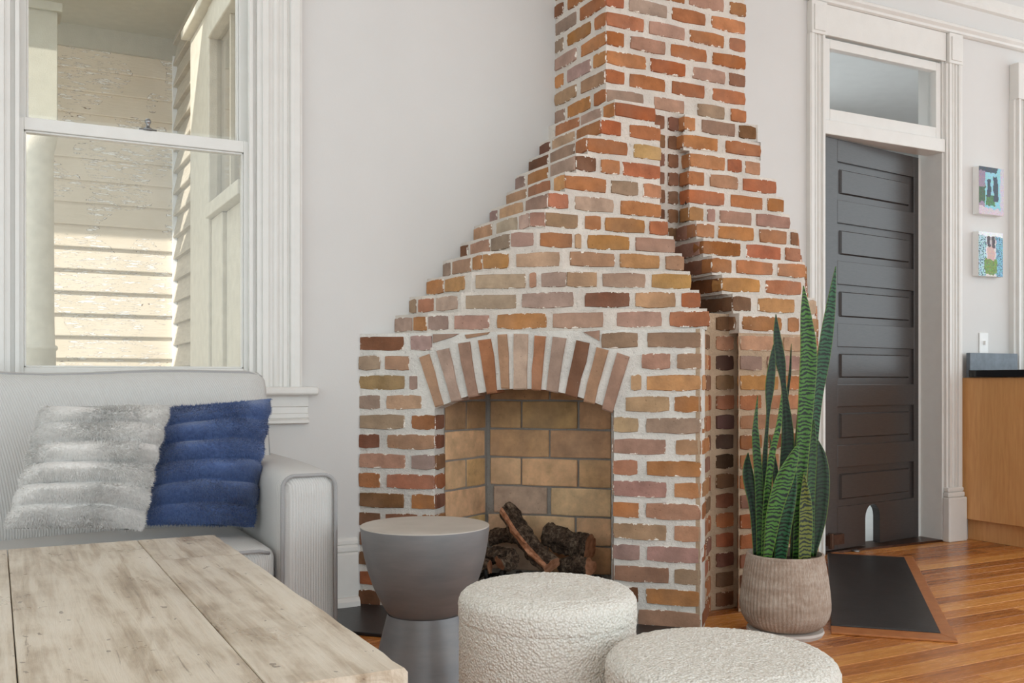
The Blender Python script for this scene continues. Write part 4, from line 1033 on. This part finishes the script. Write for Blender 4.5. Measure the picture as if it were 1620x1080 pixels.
# ---------------------------------------------------------------- coffee table
TZ = 0.48
tb = thing('coffee_table', 'weathered grey-brown wooden plank coffee table before the sofa', 'table', (-1.35, -1.75, 0))
tx1, ty0, ty1 = -0.738, -2.368, -1.128
def plank_top(x0, x1, y0, y1, parent=tb, th=0.062):
    n = 24; v = []; f = []
    # ragged long edges
    e0 = [x0+0.0002+0.0004*noise.noise((i*0.9, x0*5, 0)) for i in range(n+1)]
    big = 0.006 if x1 > tx1-0.01 else 0.0004
    e1 = [x1-0.0002-abs(big*noise.noise((i*0.6, x1*5, 3))) for i in range(n+1)]
    for i in range(n+1):
        yy = y0+(y1-y0)*i/n
        for xx, zz in ((e0[i], TZ-th), (e0[i], TZ-0.002), (e0[i]+0.0012, TZ), (e1[i]-(0.005 if big > 0.002 else 0.0012), TZ), (e1[i], TZ-(0.006 if big > 0.002 else 0.002)), (e1[i], TZ-th)): v.append((xx, yy, zz))
    for i in range(n):
        f += [(i*6+k_, i*6+(k_+1) % 6, (i+1)*6+(k_+1) % 6, (i+1)*6+k_) for k_ in range(6)]
    f += [tuple(range(6)), tuple(n*6+k_ for k_ in range(6))]
    mesh('plank', v, f, 'table', parent)
plank_top(-0.918, tx1, ty0, -1.42); plank_top(-0.918, tx1, -1.418, ty1)
plank_top(-1.186, -0.919, ty0, ty1); plank_top(-1.50, -1.187, ty0, ty1); plank_top(-1.80, -1.501, ty0, ty1); plank_top(-1.98, -1.801, ty0, ty1)
MB().box(-1.9, -0.80, -2.30, -2.26, 0.33, 0.418).box(-1.9, -0.80, -1.24, -1.20, 0.33, 0.418).box(-1.9, -1.86, -2.26, -1.24, 0.33, 0.418).box(-0.84, -0.80, -2.26, -1.24, 0.33, 0.418).build('apron', 'table', tb)
for xx in (-1.9, -0.88):
    for yy in (-2.31, -1.27): bevel(boxo('leg', xx, xx+0.09, yy, yy+0.09, 0.0, 0.418, 'table', tb), 0.004)

# ---------------------------------------------------------------- drum side table
sc_ = onZ(672.5, 829.5, 0.462)
stb = thing('side_table', 'brushed grey metal hourglass side table before the fireplace', 'table', (sc_.x, sc_.y, 0))
RT = 0.1735
prof = [(0, 0), (0.150, 0), (0.152, 0.004), (0.145, 0.04), (0.134, 0.09), (0.120, 0.15), (0.106, 0.205), (0.101, 0.226)]
MB().lathe(prof, (sc_.x, sc_.y, 0), 64).build('foot', 'zinc', stb, True)
prof = [(0.0965, 0.224), (0.100, 0.229), (0.108, 0.240), (0.124, 0.268), (0.140, 0.302), (0.153, 0.340), (0.163, 0.380), (0.170, 0.420), (0.1735, 0.455), (0.1735, 0.459)]
autosmooth(MB().lathe(prof, (sc_.x, sc_.y, 0), 64).build('bowl', 'zinc', stb, True), 50)
autosmooth(MB().lathe([(0.1735, 0.459), (0.1728, 0.4612), (0.170, 0.462), (0.12, 0.462), (0.0005, 0.462)], (sc_.x, sc_.y, 0), 64).build('top', 'zinc_lit', stb, True), 40)

# ---------------------------------------------------------------- boucle stools
def stool(label, px, py, zc, R0, H):
    c = atD(px, py, zc); t = thing('stool', label, 'stool', (c.x, c.y, 0), 'boucle stools')
    seg = 200; prof = []
    prof += [(R0*0.955, 0.012), (R0*0.975, 0.03)]
    zz = 0.05
    while zz < H-0.075: prof.append((R0*(0.985+0.008*math.sin(math.pi*zz/H)), zz)); zz += 0.0055
    zs_ = H-0.072
    prof += [(R0*0.990, zs_-0.002), (R0*0.982, zs_), (R0*0.994, zs_+0.004)]
    zz = zs_+0.008
    while zz < H-0.038: prof.append((R0*1.0, zz)); zz += 0.0055
    for i in range(1, 11):
        a = math.pi/2*i/10; prof.append((R0-0.036+0.036*math.cos(a), H-0.038+0.030*math.sin(a)))
    r = R0-0.040
    while r > 0.006: prof.append((r, H-0.008+0.008*(1-(r/R0)**2))); r -= 0.006
    prof.append((0.001, H))
    m_ = MB().lathe(prof, (c.x, c.y, 0), seg)
    out = []
    for (x, y, zz) in m_.v:
        p = Vector((x, y, zz)); n1 = noise.noise(p*210); n2 = noise.noise(p*110+Vector((5, 5, 5)))
        d = Vector((x-c.x, y-c.y, 0)); rad = d.length; d = d.normalized() if rad > 1e-6 else Vector((0, 0, 1))
        wgt = max(0, min(1, (rad/R0-0.80)/0.2)); nn = (d*wgt+Vector((0, 0, 1))*(1-wgt) if zz > H-0.05 else d).normalized()
        out.append(p+nn*(0.0022*n1+0.0016*n2))
    m_.v = out; m_.build('upholstery', 'boucle', t, True)
    MB().lathe([(0, 0.0), (R0*0.9, 0.0), (R0*0.9, 0.014), (0, 0.014)], (c.x, c.y, 0), 32).build('plinth', 'iron', t)
stool('tall cream boucle drum stool beside the metal side table', 866, 930, 2.13, 0.192, 0.412)
stool('lower and wider cream boucle drum stool in front of the tall one', 1140, 1025, 1.84, 0.2145, 0.352)

# ---------------------------------------------------------------- planter with snake plant
pp = atD(1242, 1000, 3.32); px0, py0 = pp.x, pp.y
pot = thing('potted_snake_plant', 'snake plant with banded upright leaves in a ribbed taupe planter', 'plant', (px0, py0, 0))
rib = lambda a, z: 1+0.010*math.cos(a*64)
prof = [(0.0, 0.022), (0.098, 0.022), (0.114, 0.027), (0.130, 0.042), (0.142, 0.064), (0.1475, 0.088), (0.1475, 0.108), (0.1445, 0.145), (0.139, 0.190), (0.1325, 0.228), (0.1265, 0.262)]
MB().lathe(prof, (px0, py0, 0), 256, rib).build('planter', 'pot', pot, True)
autosmooth(MB().lathe([(0.1255, 0.260), (0.1275, 0.265), (0.126, 0.270), (0.120, 0.271), (0.117, 0.266), (0.118, 0.225)], (px0, py0, 0), 64).build('rim', 'pot', pot, True), 50)
MB().lathe([(0.0, 0.244), (0.06, 0.246), (0.118, 0.240)], (px0, py0, 0), 32).build('soil', 'soil', pot, True)
MB().lathe([(0, 0.0), (0.120, 0.0), (0.127, 0.012), (0.125, 0.020), (0.10, 0.0215), (0, 0.0215)], (px0, py0, 0), 48).build('saucer', 'black_tray', pot)
GR = {'b': (74, 122, 48), 'n': (54, 94, 44), 'd': (32, 62, 38), 'y': (108, 116, 42), 't': (46, 96, 60)}
# each leaf: sight-line points from root to tip with the width there, and its distance from the planter's axis towards the room
LEAVES = [
 ([(1262, 884, 16), (1266, 760, 18), (1274, 640, 24), (1278, 560, 26), (1274, 500, 17), (1270.5, 452, 1)], -0.02, 'b'),
 ([(1278, 880, 12), (1284, 740, 14), (1291, 640, 15), (1301, 560, 22), (1311, 490, 16), (1320.5, 422, 1)], 0.03, 't'),
 ([(1236, 884, 12), (1242, 770, 20), (1246, 690, 19), (1240, 612, 8), (1234, 570, 16), (1229, 530, 11), (1227.5, 497, 1)], 0.04, 'd'),
 ([(1206, 880, 8), (1209, 740, 8), (1214, 660, 5), (1217, 610, 14), (1221, 570, 10), (1223, 545, 1)], 0.03, 'd'),
 ([(1246, 700, 4), (1246, 640, 4), (1252, 590, 4), (1254, 543, 0.6)], 0.05, 'd'),
 ([(1203, 880, 12), (1200, 780, 13), (1194, 700, 12), (1193, 672, 8), (1197, 625, 0.6)], -0.02, 'n'),
 ([(1198, 878, 12), (1194, 810, 14), (1186, 760, 18), (1184, 735, 12), (1185, 716, 1)], 0.01, 'd'),
 ([(1209, 884, 10), (1212, 790, 11), (1219, 720, 10), (1230, 670, 8), (1235, 622, 0.6)], -0.05, 'b'),
 ([(1214, 884, 12), (1224, 810, 24), (1240, 755, 28), (1253, 722, 17), (1262, 700, 1)], -0.08, 'b'),
 ([(1284, 880, 12), (1296, 820, 20), (1300, 760, 22), (1298, 720, 15), (1293, 695, 1)], 0.03, 'k' if False else 'd'),
 ([(1272, 886, 20), (1275, 830, 22), (1275, 790, 18), (1273, 747, 1)], -0.06, 'y'),
 ([(1234, 886, 18), (1240, 830, 22), (1250, 780, 16), (1258, 735, 1)], -0.04, 't'),
 ([(1282, 880, 12), (1284, 780, 14), (1288, 710, 12), (1290, 664, 1)], 0.0, 'n'),
 ([(1254, 884, 10), (1256, 760, 10), (1261, 680, 8), (1265, 612, 1)], 0.05, 'd'),
 ([(1222, 884, 12), (1226, 800, 12), (1224, 740, 9), (1216, 690, 1)], 0.05, 'd')]
for pts, off, col in LEAVES:
    zc = 3.32+off; v = []; f = []; uvs = []
    ctr = [(atD(x, y, zc), w*zc/F_PX) for x, y, w in pts]; n = 28; fine = []
    for i in range(n+1):                                          # Catmull-Rom through the points
        t = i/n*(len(ctr)-1); k_ = min(int(t), len(ctr)-2); u = t-k_
        g4 = [ctr[max(0, min(len(ctr)-1, k_+q))] for q in (-1, 0, 1, 2)]
        def cr(a, b, c, d): return 0.5*((2*b)+(c-a)*u+(2*a-5*b+4*c-d)*u*u+(3*b-a-3*c+d)*u**3)
        fine.append((cr(*[q[0] for q in g4]), max(0.0004, cr(*[q[1] for q in g4]))))
    dirx = Vector((CA, -SA, 0)); fwd = Vector((SA, CA, 0)); tw = random.uniform(-0.5, 0.5); acc = 0
    zbend = random.uniform(-0.02, 0.02)
    for i, (p, w) in enumerate(fine):
        if i: acc += (p-fine[i-1][0]).length
        a = tw*(1-i/n)*0.9; side = dirx*math.cos(a)+fwd*math.sin(a); nn = fwd*math.cos(a)-dirx*math.sin(a)
        p = p+fwd*zbend*math.sin(i/n*2.2)
        for j in range(5):
            s_ = j/4-0.5; v.append(p+side*w*s_+nn*(-0.20*w*(1-4*s_*s_)+0.10*w)*-1); uvs.append((j/4, acc))
    for i in range(n): f += [(i*5+j, i*5+j+1, (i+1)*5+j+1, (i+1)*5+j) for j in range(4)]
    o = mesh('leaf', v, f, 'leaf', pot, True, False); o.color = lin(GR[col])
    ul = o.data.uv_layers.new(name='UVMap')
    for lp_ in o.data.loops: ul.data[lp_.index].uv = uvs[lp_.vertex_index]
    so = o.modifiers.new('thick', 'SOLIDIFY'); so.thickness = 0.0022; so.offset = 0
